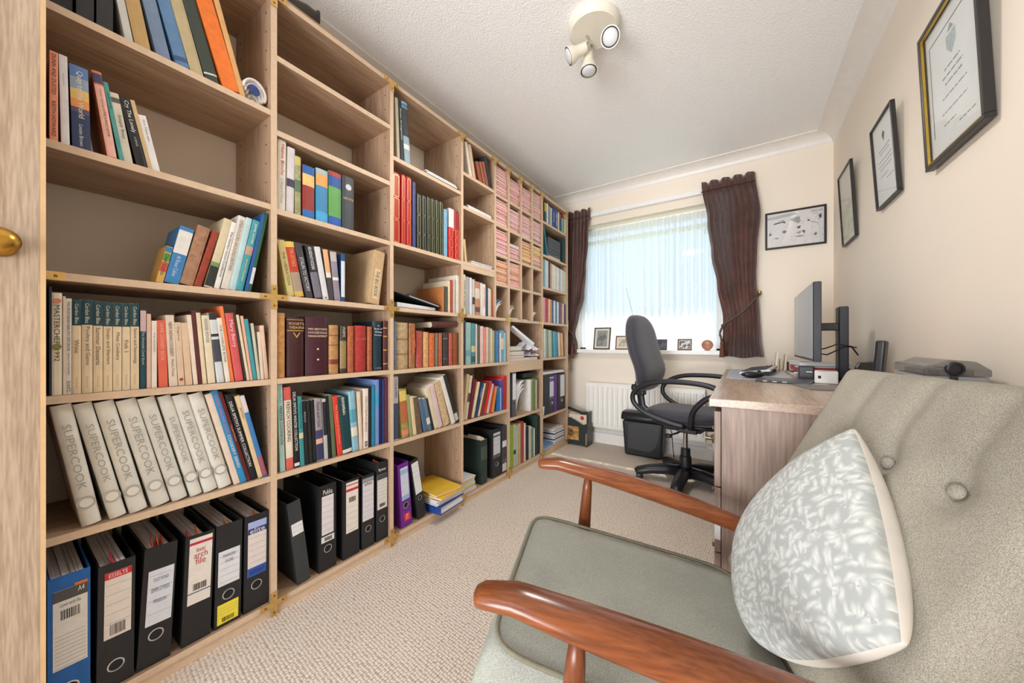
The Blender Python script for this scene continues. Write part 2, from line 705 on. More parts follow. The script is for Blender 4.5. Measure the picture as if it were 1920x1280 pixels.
# ------------------------------------------------------------------ books, files and boxes
m_page = M((232, 222, 202), .8, 0, .08, 300, 'page_edges')
m_pagew = M((240, 238, 232), .8, 0, .06, 300, 'white_page_edges')
m_paper = M((238, 238, 240), .7, 0, .03, 60, 'white_paper')
m_ring = M((200, 200, 205), .25, 1.0, 0)
m_hole = M((10, 10, 11), .6, 0, 0)


def strip(profile, thick_profile, z0, z1, g, mi=0):
    """U-shaped wall between an outer and an inner line, pushed up from z0 to z1"""
    n = len(profile)
    vs = []
    for z in (z0, z1):
        vs += [(p[0], p[1], z) for p in profile]
        vs += [(p[0], p[1], z) for p in thick_profile]
    A, B, C, E = 0, n, 2 * n, 3 * n
    fs = []
    for i in range(n - 1):
        fs += [(A + i, A + i + 1, C + i + 1, C + i), (B + i + 1, B + i, E + i, E + i + 1), (C + i, C + i + 1, E + i + 1, E + i), (A + i + 1, A + i, B + i, B + i + 1)]
    fs += [(A, C, E, B), (A + n - 1, B + n - 1, E + n - 1, C + n - 1)]
    g.add(vs, fs, mi)


def book(root, w, h, d, rgb, kind, o):
    rough = o.get('rough', .5)
    t = .0028 if kind in 'hr' else .0007
    t = min(t, w * .2)
    if kind == 'r':
        bulge = min(.010, w * .22)
    else:
        bulge = min(.003, w * .1) if kind == 'h' else min(.0012, w * .05)
    prof = [(-d, 0), (-bulge - .004, 0)]
    inner = [(-d, t), (-bulge - .004, t)]
    K = 5 if kind == 'r' else 3
    for k in range(K + 1):
        a = pi * k / K
        yy = w / 2 - cos(a) * w / 2
        prof.append((-bulge + sin(a) * bulge, yy))
        inner.append((-bulge - t + sin(a) * bulge * .8, t + (w - 2 * t) * yy / w))
    prof += [(-bulge - .004, w), (-d, w)]
    inner += [(-bulge - .004, w - t), (-d, w - t)]
    g = G()
    strip(prof, inner, 0, h, g)
    leather = o.get('old')
    mt = M(rgb, rough, 0, .22 if leather else .07, 60 if leather else 25)
    part('cover', g, mt, root, smooth='auto' if kind == 'r' else False)
    e = .003 if kind in 'hr' else .0002
    part('pages', G().box(-d + .003, -bulge - t - .0015, t, w - t, e, h - e - .001), m_page if o.get('cream', 1) else m_pagew, root)
    sx = .0004                                       # print sits on the spine
    for z0, z1, c in o.get('bands', []):
        K2 = 5 if kind == 'r' else 3
        g = G()
        pr, pi_ = [], []
        for k in range(K2 + 1):
            a = pi * k / K2
            yy = w / 2 - cos(a) * w / 2
            yy = min(max(yy, w * .002), w * .998)
            pr.append((-bulge + sin(a) * bulge + sx, yy))
            pi_.append((-bulge + sin(a) * bulge - .0003, yy))
        strip(pr, pi_, z0 * h, z1 * h, g)
        part('spine_band', g, M(c, rough, 0, .06, 40), root)
    for rect in o.get('frames', []):                 # gilt rectangles on the spine
        z0, z1, c = rect
        g = G()
        a, b, th = w * .16, w * .84, w * .05
        xx = bulge * 0 + .0003
        for (y0, y1, q0, q1) in [(a, b, z0 * h, z0 * h + th), (a, b, z1 * h - th, z1 * h), (a, a + th, z0 * h, z1 * h), (b - th, b, z0 * h, z1 * h)]:
            g.box(-bulge * .35, xx, y0, y1, q0, q1)
        part('gilt_frame', g, M(c, .35, .6, 0), root)
    for tx in o.get('t', []):
        s, c, z0, z1, frac = tx[:5]
        orient = tx[5] if len(tx) > 5 else 'v'
        zc = h * (z0 + z1) / 2
        if orient == 'v':
            lettering(root, s, c, .0011, w / 2, zc, h * (z1 - z0), w * frac)
        else:
            lettering(root, s, c, .0011, w / 2, zc, w * .86, frac * h, 'h')
    for di, (z, r, c, c2) in enumerate(o.get('dots', [])):            # round emblem on the spine
        part('emblem', G().lathe([(r, 0), (r, .001), (r * .86, .0012), (r * .86, .0006), (.0001, .0006)], 20, (.0006 + .0011 * di, w / 2, z * h), (1, 0, 0)), M(c, .35, 0, 0), root)


def lever_file(root, w, h, d, rgb, o):
    """lever arch file: open-topped board case, papers, ring hole, spine label"""
    mt = M(rgb, .5, 0, .10, 50)
    t = .0028
    pr = [(-d, 0), (0, 0), (0, w), (-d, w)]
    inn = [(-d, t), (-t, t), (-t, w - t), (-d, w - t)]
    g = G()
    strip(pr, inn, 0, h, g)
    part('case', g, mt, root)
    # paper: loose bundles of different height, standing in the case
    ph = o.get('paper', .93)
    rr = random.Random(int(w * 1e6 + h * 1e5))
    g = G()
    y = t + .003
    full = o.get('full', .9)
    while y < t + .003 + (w - 2 * t - .006) * full - .002:
        th = rr.uniform(.003, .0075)
        th = min(th, w - t - .002 - y)
        if th < .001:
            break
        g.box(-d + .015, -.012 - rr.uniform(0, .008), y, y + th * .93, .004, h * ph - rr.uniform(0, .008))
        y += th
    part('papers', g, m_paper, root)
    for (yy, zz, c) in o.get('tabs', []):
        gg = G().add([(-.075, w * yy, h * ph - .01), (-.02, w * yy - .004, h * ph - .01), (-.012, w * yy - .012, h * ph + zz * 1.6), (-.06, w * yy - .006, h * ph + zz * 1.8), (-.075, w * yy + .002, h * ph - .01), (-.02, w * yy - .002, h * ph - .01), (-.012, w * yy - .010, h * ph + zz * 1.6), (-.06, w * yy - .004, h * ph + zz * 1.8)], [(0, 1, 2, 3), (7, 6, 5, 4), (0, 4, 5, 1), (1, 5, 6, 2), (2, 6, 7, 3), (3, 7, 4, 0)])
        part('index_tab', gg, M(c, .5, 0, 0), root)
    zr = o.get('ring', .17)
    if zr:
        r = min(.0155, w * .24)
        part('finger_ring', G().lathe([(r, 0), (r, .0018), (r * .82, .0022), (r * .78, .0006)], 24, (.0001, w / 2, h * zr), (1, 0, 0)), m_ring, root)
        part('finger_hole', G().lathe([(r * .8, 0), (r * .8, .0008)], 24, (.0001, w / 2, h * zr), (1, 0, 0)), m_hole, root)
    for lb in o.get('labels', []):
        y0, y1, z0, z1, c = lb[:5]
        lo = part('spine_label', G().box(.0001, .0008, w * y0, w * y1, h * z0, h * z1), M(c, .6, 0, .04, 50), root)
        det = lb[5] if len(lb) > 5 else {}
        LW, LH = w * (y1 - y0), h * (z1 - z0)
        n = det.get('lines', 0)
        if n:
            g = G()
            l0, l1 = det.get('lr', (.05, .7))
            for k in range(n):
                zz = h * z0 + LH * (l0 + (l1 - l0) * k / max(1, n - 1))
                g.box(.0008, .0011, w * y0 + LW * .05, w * y1 - LW * .05, zz, zz + .0007)
            part('ruled_lines', g, M((150, 146, 142), .7, 0, 0), lo)['kind'] = 'stuff'
        if 'bar' in det:
            b0, b1 = det['bar']
            g = G()
            yy = w * y0 + LW * .22
            while yy < w * y1 - LW * .22:
                ww = rr.choice((.0006, .001, .0016))
                g.box(.0008, .0012, yy, yy + ww, h * z0 + LH * b0, h * z0 + LH * b1)
                yy += ww + rr.choice((.0008, .0014))
            part('barcode', g, m_hole, lo)['kind'] = 'stuff'
        for (b0, b1, c2) in det.get('bands', []):
            part('label_band', G().box(.0008, .0011, w * y0, w * y1, h * z0 + LH * b0, h * z0 + LH * b1), M(c2, .6, 0, 0), lo)
        for tx in det.get('t', []):
            s, c3, q0, q1, fr_ = tx[:5]
            lettering(lo, s, c3, .0014, w * (y0 + y1) / 2, h * z0 + LH * (q0 + q1) / 2, LW * fr_, LH * (q1 - q0), 'h', 'wording', 1.3)


def carton(root, w, h, d, rgb, o):
    mt = M(rgb, .75, 0, .08, 40)
    part('carton_body', G().box(-d, 0, 0, w, 0, h), mt, root, bevel=.0015)
    for (y0, y1, z0, z1, c, words) in o.get('labels', []):
        lo = part('carton_label', G().box(0, .0006, w * y0, w * y1, h * z0, h * z1), M(c, .6, 0, 0), root)
        if words:
            lettering(lo, words, (70, 50, 35), .001, w * (y0 + y1) / 2, h * (z0 + z1) / 2, h * (z1 - z0) * .85, w * (y1 - y0) * .6, 'v', 'wording')


def quad(y, z, w, h, a):
    c, s = cos(a), sin(a)
    return [(y, z), (y + w * c, z + w * s), (y + w * c - h * s, z + w * s + h * c), (y - h * s, z + h * c)]


def overlap(p, q, eps=.0004):
    for P in (p, q):
        for i in range(4):
            ex, ey = P[(i + 1) % 4][0] - P[i][0], P[(i + 1) % 4][1] - P[i][1]
            L = hypot(ex, ey)
            nx, ny = -ey / L, ex / L
            a = [nx * v[0] + ny * v[1] for v in p]
            b = [nx * v[0] + ny * v[1] for v in q]
            if max(a) <= min(b) + eps or max(b) <= min(a) + eps:
                return False
    return True


SHELFWORD = ['bottom shelf', 'second shelf up', 'third shelf up', 'fourth shelf up', 'fifth shelf up', 'sixth shelf up', 'seventh shelf up']
BAYWORD = ['nearest bay', 'second bay', 'third bay', 'fourth bay', 'fifth bay', 'farthest bay']
KINDS = {'h': ('hardback_book', 'book'), 'p': ('paperback_book', 'book'), 'r': ('bound_book', 'book'), 'f': ('lever_arch_file', 'file'), 'x': ('cardboard_box', 'box'), 'g': ('album', 'album'), 'n': ('recipe_binder', 'binder')}


BYLABEL = {}


def layout(spec, yl, yr, zb, zt, k, same):
    """place the items left to right without overlaps; k shrinks the widths"""
    done = []
    for (ya, w, a, h) in spec:
        w *= k
        if done and same and a * done[-1][4] > 0:
            a = a + (done[-1][4] - a) * same
        for _ in range(8):
            oy, oz = ya, zb - min(0.0, w * sin(a))
            top = max(v[1] for v in quad(oy, oz, w, h, a))
            if top > zt - .0015:
                h -= top - zt + .002
        lo = min(v[0] for v in quad(oy, oz, w, h, a))
        if lo < yl:
            oy += yl - lo
        for _ in range(400):
            Q = quad(oy, oz, w, h, a)
            if not any(overlap(Q, quad(*d)) for d in done[-6:]):
                break
            oy += .0006
        done.append((oy, oz, w, h, a))
    return done, max(max(v[0] for v in quad(*d)) for d in done)


def row(bay, rank, n0, n1, zb, zt, items, off=.012):
    """fill one compartment, left to right; items: (kind, xb0, xb1, xt0, ytop, rgb, description, options)"""
    yl, yr = yb(n0) + TB / 2 + .001, yb(n1) - TB / 2 - .001
    Xp = XF - off
    zb = zb + .0004
    cell = '%s, %s' % (SHELFWORD[rank], BAYWORD[bay])
    spec = []
    for it in items:
        kind, xb0, xb1, xt0, yt = it[:5]
        o = it[7] if len(it) > 7 else {}
        ya, yc = on_x(xb0, 640, Xp).y, on_x(xb1, 640, Xp).y
        top = on_x(xt0 if xt0 is not None else xb0, yt, Xp)
        a, h = 0.0, top.z - zb
        if xt0 is not None:
            a, h = atan2(ya - top.y, top.z - zb), hypot(ya - top.y, top.z - zb)
        spec.append((ya, max(.004, (yc - ya) * cos(a)), a, o.get('h', h)))
    k = 1.0
    for it in range(60):
        done, end = layout(spec, yl, yr, zb, zt, k, min(.9, .25 + it * .03))
        if end <= yr:
            break
        k *= .985
        spec = [(y - (.002 if it > 4 else .0008), w, a, h) for (y, w, a, h) in spec]
    for i, it in enumerate(items):
        kind, rgb, desc = it[0], it[5], it[6]
        o = it[7] if len(it) > 7 else {}
        oy, oz, w, h, a = done[i]
        d = o.get('d') or (.285 if kind == 'f' else min(.235, h * .74))
        nm, cat = KINDS[kind]
        nm = o.get('name', nm)
        lab = '%s, %s from left, %s' % (desc, ORD[i], cell)
        root = thing(nm, lab, o.get('cat', cat), (Xp - o.get('in', 0) + o.get('out', 0), oy, oz), (a, 0, 0), 'shelved items on the %s' % cell)
        BYLABEL[lab] = (root, w, h)
        if kind == 'f':
            lever_file(root, w, h, d, rgb, o)
        elif kind == 'x':
            carton(root, w, h, d, rgb, o)
        else:
            book(root, w, h, d, rgb, {'n': 'r', 'g': 'h'}.get(kind, kind), o)
HT = TB / 2
K, Wt, CR, GD = (22, 22, 24), (238, 236, 230), (230, 214, 184), (200, 160, 80)
# --- nearest bay, sixth shelf up (cut by the top of the frame)
row(0, 5, 0, 1, 1.689 + HT, ZT - TB, [
    ('f', 97, 138, None, -150, (26, 26, 28), 'plain black box file', {'ring': 0, 'd': .25, 'name': 'box_file', 'in': .02, 'h': .13}),
    ('f', 143, 176, None, -190, (30, 30, 33), 'black box file with squared edge', {'ring': 0, 'd': .25, 'name': 'box_file', 'h': .13}),
    ('f', 181, 212, None, -175, (34, 34, 37), 'dark charcoal box file', {'ring': 0, 'd': .25, 'name': 'box_file', 'h': .13}),
    ('p', 232, 248, 216, 0, (206, 206, 200), 'white spiral-bound book', {'h': .30}),
    ('h', 249, 279, 230, 0, (198, 162, 104), 'tan cloth book', {'h': .31}),
    ('h', 281, 309, 254, 0, (120, 142, 170), 'grey-blue book', {'h': .31, 'bands': [(.62, .7, (40, 44, 52)), (.7, .98, (150, 154, 158))]}),
    ('h', 311, 338, 277, 0, (98, 138, 180), 'blue cloth book', {'h': .31, 'bands': [(.05, .09, (60, 90, 130))]}),
    ('h', 339, 365, 302, 0, (196, 178, 136), 'beige cloth book', {'h': .31}),
    ('h', 367, 394, 325, 0, (58, 66, 56), 'dark green book', {'h': .31, 'bands': [(.06, .075, (220, 220, 210))]}),
    ('f', 396, 430, 346, 0, (240, 122, 40), 'bright orange leaning ring binder', {'h': .32, 'ring': 0, 'd': .25, 'full': .3, 'cat': 'binder', 'name': 'ring_binder'}),
    ('p', 430, 441, 383, 0, (222, 172, 108), 'thin buff folder', {'h': .31}),
])
# --- nearest bay, fifth shelf up
row(0, 4, 0, 1, 1.374 + HT, 1.689 - HT, [
    ('p', 93, 109, None, 93, (248, 158, 124), 'salmon paperback with black capitals', {'t': [('DUNN AND DUSTED', K, .52, .97, .5), ('KEITH HOWARD', K, .06, .45, .5)]}),
    ('p', 115, 131, 110, 100, (236, 230, 230), 'plain white paperback', {'t': [('Laura Santa Maria', (120, 120, 130), .6, .85, .16)]}),
    ('p', 136, 171, 129, 117, (46, 62, 100), 'paperback with sunset spine', {'bands': [(.86, .999, (94, 132, 190)), (.72, .86, (150, 170, 190)), (.6, .72, (236, 200, 120)), (.5, .6, (240, 160, 90)), (.44, .5, (90, 80, 110))], 't': [('Quay to the World', (245, 240, 220), .38, .94, .42), ('Louise Brown', (225, 225, 225), .04, .3, .22)]}),
    ('h', 202, 220, 163, 127, (226, 128, 88), 'orange-brown hardback with pink spine', {'bands': [(.02, .84, (242, 186, 170)), (.86, .97, (70, 70, 110))], 't': [('THE JUNGLE BOOK', (90, 60, 50), .25, .55, .4), ('Global Fighting &', (150, 110, 100), .55, .8, .3)]}),
    ('p', 221, 230, 187, 150, (84, 160, 156), 'thin teal paperback', {'t': [('MORECAMBE', (30, 60, 66), .62, .92, .4), ('Joe Tanners', (30, 60, 66), .1, .35, .3)]}),
    ('p', 231, 247, 202, 170, (214, 208, 190), 'cream paperback with script lettering', {'t': [('Simply Rosy', (70, 70, 60), .3, .74, .5)], 'bands': [(.86, .93, (90, 90, 80))]}),
    ('h', 256, 277, 219, 179, (28, 28, 30), 'black hardback with white script', {'t': [('Cry The Lonely', Wt, .5, .96, .5), ('A MEMOIR', (190, 190, 180), .3, .44, .22)]}),
    ('p', 278, 286, 243, 186, (214, 186, 140), 'thin buff paperback', {}),
    ('p', 287, 301, 259, 214, (240, 238, 236), 'narrow white paperback', {'t': [('Nora Twenty Eight', (60, 60, 60), .5, .95, .3)]}),
])
# --- nearest bay, fourth shelf up
row(0, 3, 0, 1, ZJ + HT, 1.374 - HT, [
    ('p', 292, 306, 312, 462, (222, 176, 92), 'colourful cookery paperback', {'bands': [(.6, .8, (90, 160, 70)), (.3, .55, (214, 90, 60)), (.84, .98, (60, 130, 180))], 't': [('Chef Cards', (40, 90, 60), .2, .8, .5)]}),
    ('p', 308, 336, 339, 426, (62, 136, 196), 'thick white and blue paperback', {'bands': [(.52, .93, (238, 236, 230))], 't': [('Al Roux Cakes', (210, 226, 240), .12, .48, .3)]}),
    ('h', 337, 363, 373, 425, (172, 128, 98), 'brown paper-covered hardback', {'old': 1, 'rough': .4}),
    ('h', 364, 378, 400, 434, (158, 62, 42), 'rust red hardback', {'old': 1}),
    ('p', 383, 399, 420, 410, (222, 206, 170), 'cream book with black foot', {'bands': [(.02, .3, (40, 50, 46)), (.3, .36, (120, 150, 90))]}),
    ('p', 400, 410, 433, 416, (240, 238, 230), 'white book with small black title', {'t': [('The Hamlyn Good Cookbook', K, .1, .92, .6)]}),
    ('h', 411, 427, 444, 404, (224, 218, 206), 'grey-white hardback with pale capitals', {'t': [('OPEN DOORS AROUND BRITAIN', (130, 110, 100), .25, .95, .4)]}),
    ('h', 428, 440, 461, 408, (186, 218, 222), 'pale blue hardback', {}),
    ('h', 441, 455, 475, 413, (70, 160, 172), 'teal hardback with yellow lower title', {'t': [('JAMIE OLIVER', Wt, .66, .95, .4), ("Jamie's Kitchen", (236, 214, 90), .1, .48, .4)], 'bands': [(.5, .62, (196, 158, 140))]}),
    ('p', 456, 462, 488, 400, (38, 90, 160), 'thin royal blue book', {}),
    ('p', 463, 469, 497, 399, (30, 96, 70), 'thin dark green book', {'bands': [(.1, .3, (220, 220, 220))]}),
])
# --- nearest bay, third shelf up
CB = (18, 66, 80)


def cordon(x0, x1, yt, word):
    return ('h', x0, x1, None, yt, (232, 212, 176), 'cream hardback with teal spine head', {'bands': [(.73, .999, CB)], 't': [('Cordon Bleu', (214, 214, 190), .75, .96, .42), (word, (90, 66, 50), .3, .71, .5), ('Macdonald', (200, 160, 130), .06, .18, .26)], 'cream': 1})


row(0, 2, 0, 1, .788 + HT, ZJ - HT, [
    ('p', 93, 97, None, 537, (26, 34, 52), 'thin navy book', {}),
    ('h', 98, 118, None, 548, (238, 226, 200), 'tall cream hardback dated 1992', {'t': [('MASTERCHEF', K, .5, .88, .55), ('1992', K, .33, .45, .5)], 'dots': [(.475, .0065, (130, 130, 60), K), (.92, .006, (226, 140, 110), K)]}),
    ('p', 119, 123, None, 555, (226, 210, 190), 'thin cream pamphlet', {}),
    ('p', 124, 135.5, None, 559, (228, 220, 210), 'grey-white diet paperback', {'t': [('THE VEGETARIAN HEALTHY DIET BOOK', K, .45, .97, .5), ('Spencer and Sanders', K, .2, .43, .45), ('DUNITZ', K, .03, .14, .6)]}),
    cordon(136.5, 153.5, 562, 'Wine'),
    cordon(154.5, 175, 561, 'Poultry and Game'),
    cordon(176, 194, 564, 'Summer Desserts'),
    cordon(195, 212, 566, 'Soups and Starters'),
    cordon(213, 229.5, 567, 'Meat Cookery'),
    cordon(230.5, 245, 568, 'Fish 1'),
    cordon(246, 262, 568, 'Sauces and Seasonings'),
    ('h', 264, 275, None, 579, (24, 70, 86), 'dark teal hardback', {'bands': [(.72, .98, (210, 180, 180))], 't': [('The Avocado Cook Book', (200, 210, 200), .3, .72, .4)]}),
    ('p', 276, 284, None, 588, (226, 190, 168), 'pinkish cream paperback', {}),
    ('p', 285, 295, None, 601, (240, 230, 216), 'white paperback with slim title', {'t': [('Soups and Starters', (40, 50, 46), .4, .95, .42)]}),
    ('p', 296, 313, 292, 600, (232, 108, 84), 'coral red paperback', {'t': [('HOME COOKERY BOOK', (246, 190, 160), .4, .95, .4)]}),
    ('p', 315, 331, 306, 590, (234, 216, 194), 'cream paperback with brown title', {'t': [('NEW INDIAN COOKERY', (96, 72, 54), .42, .9, .42), ('Meera Taneja', (110, 80, 60), .14, .38, .38)]}),
    ('p', 335, 347, 326, 604, (226, 200, 170), 'buff paperback with red emblem', {'t': [('Frugal Food', (80, 60, 46), .68, .96, .36)], 'dots': [(.1, .004, (190, 70, 50), K)]}),
    ('p', 349, 362, 339, 605, (228, 196, 164), 'plain buff paperback', {}),
    ('p', 364, 372, 350, 590, (238, 222, 200), 'cream slim hardback', {}),
    ('p', 373, 380, 359, 582, (96, 40, 46), 'dark maroon slim book', {}),
    ('p', 381, 389, 368, 586, (232, 214, 176), 'pale yellow slim book', {}),
    ('p', 391, 405, 378, 591, (234, 220, 190), 'cream book with narrow title', {'t': [('GOOD FOOD', (60, 90, 120), .6, .95, .4)]}),
    ('h', 408, 422, 390, 586, (214, 220, 222), 'photo spine book with black marks', {'bands': [(.3, .62, (70, 72, 84)), (.66, .7, (40, 40, 46)), (.9, .999, (44, 44, 50))]}),
    ('p', 424, 433, 406, 596, (238, 230, 214), 'white book with blue lettering', {'t': [('THE COMPLETE BOOK', (60, 76, 100), .3, .9, .45)]}),
    ('p', 434, 440, 412, 574, (236, 128, 70), 'thin orange book', {}),
    ('h', 442, 458, 422, 587, (214, 92, 92), 'rose red book with pink title', {'t': [('Mary Berry', (246, 216, 210), .5, .9, .55)]}),
    ('p', 459, 463, 437, 590, (56, 52, 50), 'very thin black book', {}),
    ('p', 464, 469, 443, 590, (230, 214, 180), 'very thin cream book', {}),
    ('p', 470, 475, 452, 592, (226, 180, 156), 'very thin pink book', {}),
    ('p', 476, 483, 458, 598, (66, 156, 168), 'slim turquoise book', {}),
    ('p', 484, 489, 472, 606, (206, 200, 176), 'slim grey-cream book', {}),
    ('p', 490, 496, 485, 622, (224, 210, 190), 'short white booklet', {}),
    ('p', 497, 504, 487, 610, (230, 196, 172), 'short pink-cream booklet', {}),
])
# --- nearest bay, second shelf up
WB = (226, 224, 214)


def binder(b0, b1, t0, yt):
    return ('n', b0, b1, t0, yt, WB, 'padded white recipe binder', {'rough': .25, 'cream': 0, 't': [('SUPERCOOK', (168, 166, 158), .3, .84, .42)], 'dots': [(.19, .0155, (186, 184, 175), K), (.19, .011, (232, 230, 222), K)], 'd': .22})


row(0, 1, 0, 1, .464 + HT, .788 - HT, [
    binder(153, 192, 91, 757), binder(206, 239, 129, 752), binder(244, 279, 172, 748), binder(286, 321, 214, 748),
    binder(324, 354, 256, 745), binder(358, 381, 295, 742), binder(382, 409, 318, 739), binder(411, 437, 351, 737),
    ('p', 440, 451, 384, 740, (232, 214, 196), 'thin pinkish book', {}),
    ('p', 452, 463, 395, 734, (44, 142, 196), 'bright blue cookery book', {'t': [('GOOD HEALTHY FOOD', (224, 110, 170), .55, .95, .4), ('COOKERY SERIES', Wt, .15, .55, .45)]}),
    ('p', 464, 471, 408, 736, (96, 30, 30), 'dark red slim book', {'t': [('Cranks Cookery', (220, 190, 150), .3, .8, .5)]}),
    ('h', 472, 483, 422, 741, (26, 28, 30), 'black book with white capitals', {'t': [("DELIA SMITH'S SUMMER COLLECTION", Wt, .16, .92, .5)]}),
    ('p', 485, 493, 441, 743, (224, 200, 158), 'thin buff book', {'t': [('BRITISH', (120, 90, 60), .7, .9, .4)]}),
    ('p', 494, 502, 449, 743, (62, 126, 190), 'thin blue and red book', {'bands': [(.02, .25, (170, 90, 110)), (.8, .999, (220, 210, 210))]}),
])
# --- nearest bay, bottom shelf: six lever arch files
TABS = [(.4, .012, (236, 90, 70)), (.55, .015, (240, 110, 60)), (.7, .01, (226, 60, 60))]
row(0, 0, 0, 1, BASE, .464 - HT, [
    ('f', 93, 178, None, 1088, (22, 104, 186), 'bright blue lever arch file', {'paper': .98, 'labels': [(.12, .93, .33, .9, (240, 238, 232), {'lines': 9, 'lr': (.02, .42), 'bar': (.62, .74), 't': [('Lever arch file', (90, 90, 90), .78, .84, .6)], 'bands': [(.86, .999, (86, 86, 88))]}), (.62, .93, .83, .92, (240, 130, 40), {'t': [('A4', Wt, .2, .75, .5)]})]}),
    ('f', 184, 258, 188, 1064, (30, 30, 33), 'black file with red label heading', {'paper': .98, 'tabs': [(.5, .008, (240, 80, 110))], 'labels': [(.17, .9, .4, .93, (230, 222, 214), {'lines': 5, 'lr': (.22, .8), 'bar': (.04, .2), 'bands': [(.9, .999, (206, 40, 40))], 't': [('ESSELTE', Wt, .92, .98, .7)]})]}),
    ('f', 259, 326, 282, 1030, (26, 26, 28), 'scuffed black file with handwritten label', {'paper': .97, 'ring': .25, 'tabs': TABS, 'labels': [(.16, .94, .34, .8, (222, 226, 232), {'lines': 4, 'lr': (.2, .9), 't': [('OLD FUND', (90, 100, 150), .78, .86, .6), ('EMPLOYEES', (90, 100, 150), .58, .68, .7), ('PENSION', (90, 100, 150), .38, .46, .5)]})]}),
    ('f', 342, 400, 349, 1010, (28, 28, 30), 'black file with torn paper label', {'paper': .96, 'ring': 0, 'tabs': [(.6, .012, (240, 130, 40)), (.3, .006, (240, 60, 80))], 'labels': [(.14, .93, .36, .97, (232, 224, 214), {'t': [('lever', (190, 60, 60), .78, .85, .4), ('arch', (190, 60, 60), .69, .78, .6), ('file', (190, 60, 60), .59, .69, .45)], 'bar': (.2, .3), 'bands': [(.16, .175, (60, 70, 130)), (.9, .94, (190, 50, 60))]})]}),
    ('f', 404, 456, 406, 989, (32, 32, 34), 'black file with yellow sticker', {'paper': .95, 'ring': .3, 'tabs': [(.6, .008, (240, 140, 50))], 'labels': [(.1, .92, .4, .74, (224, 226, 228), {'lines': 5, 'lr': (.1, .85), 't': [('FINANCIAL', (110, 116, 140), .8, .9, .6), ('WORK', (110, 116, 140), .64, .74, .4)]}), (.1, .9, .03, .22, (240, 220, 60), {'lines': 3, 'lr': (.5, .8), 'bar': (.08, .3)})]}),
    ('f', 459, 507, 460, 971, (28, 29, 32), 'black file with blue-banded label', {'paper': .95, 'ring': .26, 'tabs': [(.7, .006, (240, 120, 50))], 'labels': [(.14, .9, .36, .93, (226, 216, 210), {'lines': 5, 'lr': (.25, .7), 'bands': [(.88, .999, (166, 180, 226)), (.78, .88, (40, 50, 110)), (.0, .16, (44, 86, 170))], 't': [('elite', Wt, .79, .88, .8), ('EASTLIGHT', K, .03, .12, .8)]})]}),
])
# --- second bay, fifth shelf up
row(1, 4, 1, 2, 1.365 + HT, 1.632 - HT, [
    ('h', 520, 535, 522, 258, (234, 226, 208), 'cream hardback with red script', {'t': [('Maeve Binchy', (196, 40, 46), .5, .94, .5), ('A Week in Winter', (150, 160, 170), .1, .46, .35)]}),
    ('h', 537, 551, 540, 274, (218, 214, 214), 'white hardback with small photo', {'bands': [(.4, .52, (70, 60, 90))]}),
    ('h', 552, 563, None, 290, (160, 160, 112), 'mottled green and tan book', {'old': 1, 'bands': [(.85, .98, (206, 190, 110)), (.4, .6, (90, 120, 90))]}),
    ('h', 568, 590, None, 307, (150, 52, 46), 'thick book with dark red middle', {'bands': [(.84, .999, (40, 96, 168)), (.62, .84, (236, 196, 120)), (.0, .16, (40, 110, 180))]}),
    ('h', 593, 615, None, 313, (62, 140, 186), 'thick book, orange band over blue', {'bands': [(.68, .9, (240, 166, 90)), (.9, .999, (170, 190, 190)), (.0, .2, (70, 170, 220))]}),
    ('h', 617, 640, None, 318, (98, 164, 84), 'thick book with bright green middle', {'bands': [(.0, .17, (40, 90, 180)), (.72, .92, (46, 84, 156)), (.92, .999, (176, 60, 60))]}),
    ('h', 642, 664, None, 327, (62, 66, 74), 'thick charcoal book with silver oval', {'t': [('HARRY POTTER', (216, 190, 110), .54, .62, .07, 'h')], 'dots': [(.8, .0125, (196, 200, 206), K)]}),
])
# --- second bay, fourth shelf up
row(1, 3, 1, 2, ZJ + HT, 1.365 - HT, [
    ('h', 540, 553, 520, 449, (214, 196, 132), 'yellow-cream leaning hardback', {'t': [('THE LIBERATION', (110, 96, 56), .2, .8, .4)]}),
    ('h', 554, 571, 533, 452, (196, 66, 40), 'leaning hardback, red fading to grey', {'bands': [(.9, .999, (236, 200, 90)), (.1, .45, (170, 150, 130)), (.0, .1, (220, 180, 90))], 't': [('TRUSTEES', (240, 170, 110), .55, .88, .4)]}),
    ('h', 575, 588, 551, 456, (66, 64, 70), 'dark grey hardback with white capitals', {'t': [('STALIN TO VICTORY', (220, 220, 220), .12, .75, .5)]}),
    ('h', 591, 605, 573, 459, (36, 38, 46), 'black hardback with grey foot', {'bands': [(.02, .5, (120, 116, 128))], 't': [('ARUNDHATI HOSSAIN', Wt, .55, .97, .5)]}),
    ('p', 607, 617, 590, 462, (220, 220, 222), 'white-grey hardback', {'t': [('a', (90, 90, 90), .02, .06, .4)]}),
    ('p', 618, 627, 606, 467, (70, 66, 66), 'slim book with orange top', {'bands': [(.55, .999, (236, 180, 130)), (.45, .55, (232, 226, 214))]}),
    ('p', 628, 639, 620, 471, (150, 140, 152), 'grey-mauve slim hardback', {'bands': [(.42, .48, (230, 226, 222)), (.8, .999, (196, 186, 180))]}),
    ('h', 640, 647, None, 475, (34, 76, 124), 'navy and white slim book', {'bands': [(.1, .85, (216, 222, 228))]}),
    ('x', 691, 711, 703, 470, (196, 164, 122), 'tilted brown cardboard book box', {'d': .2, 'labels': [(.25, .8, .1, .66, (216, 196, 160), 'THE BIG BOOK')]}),
])
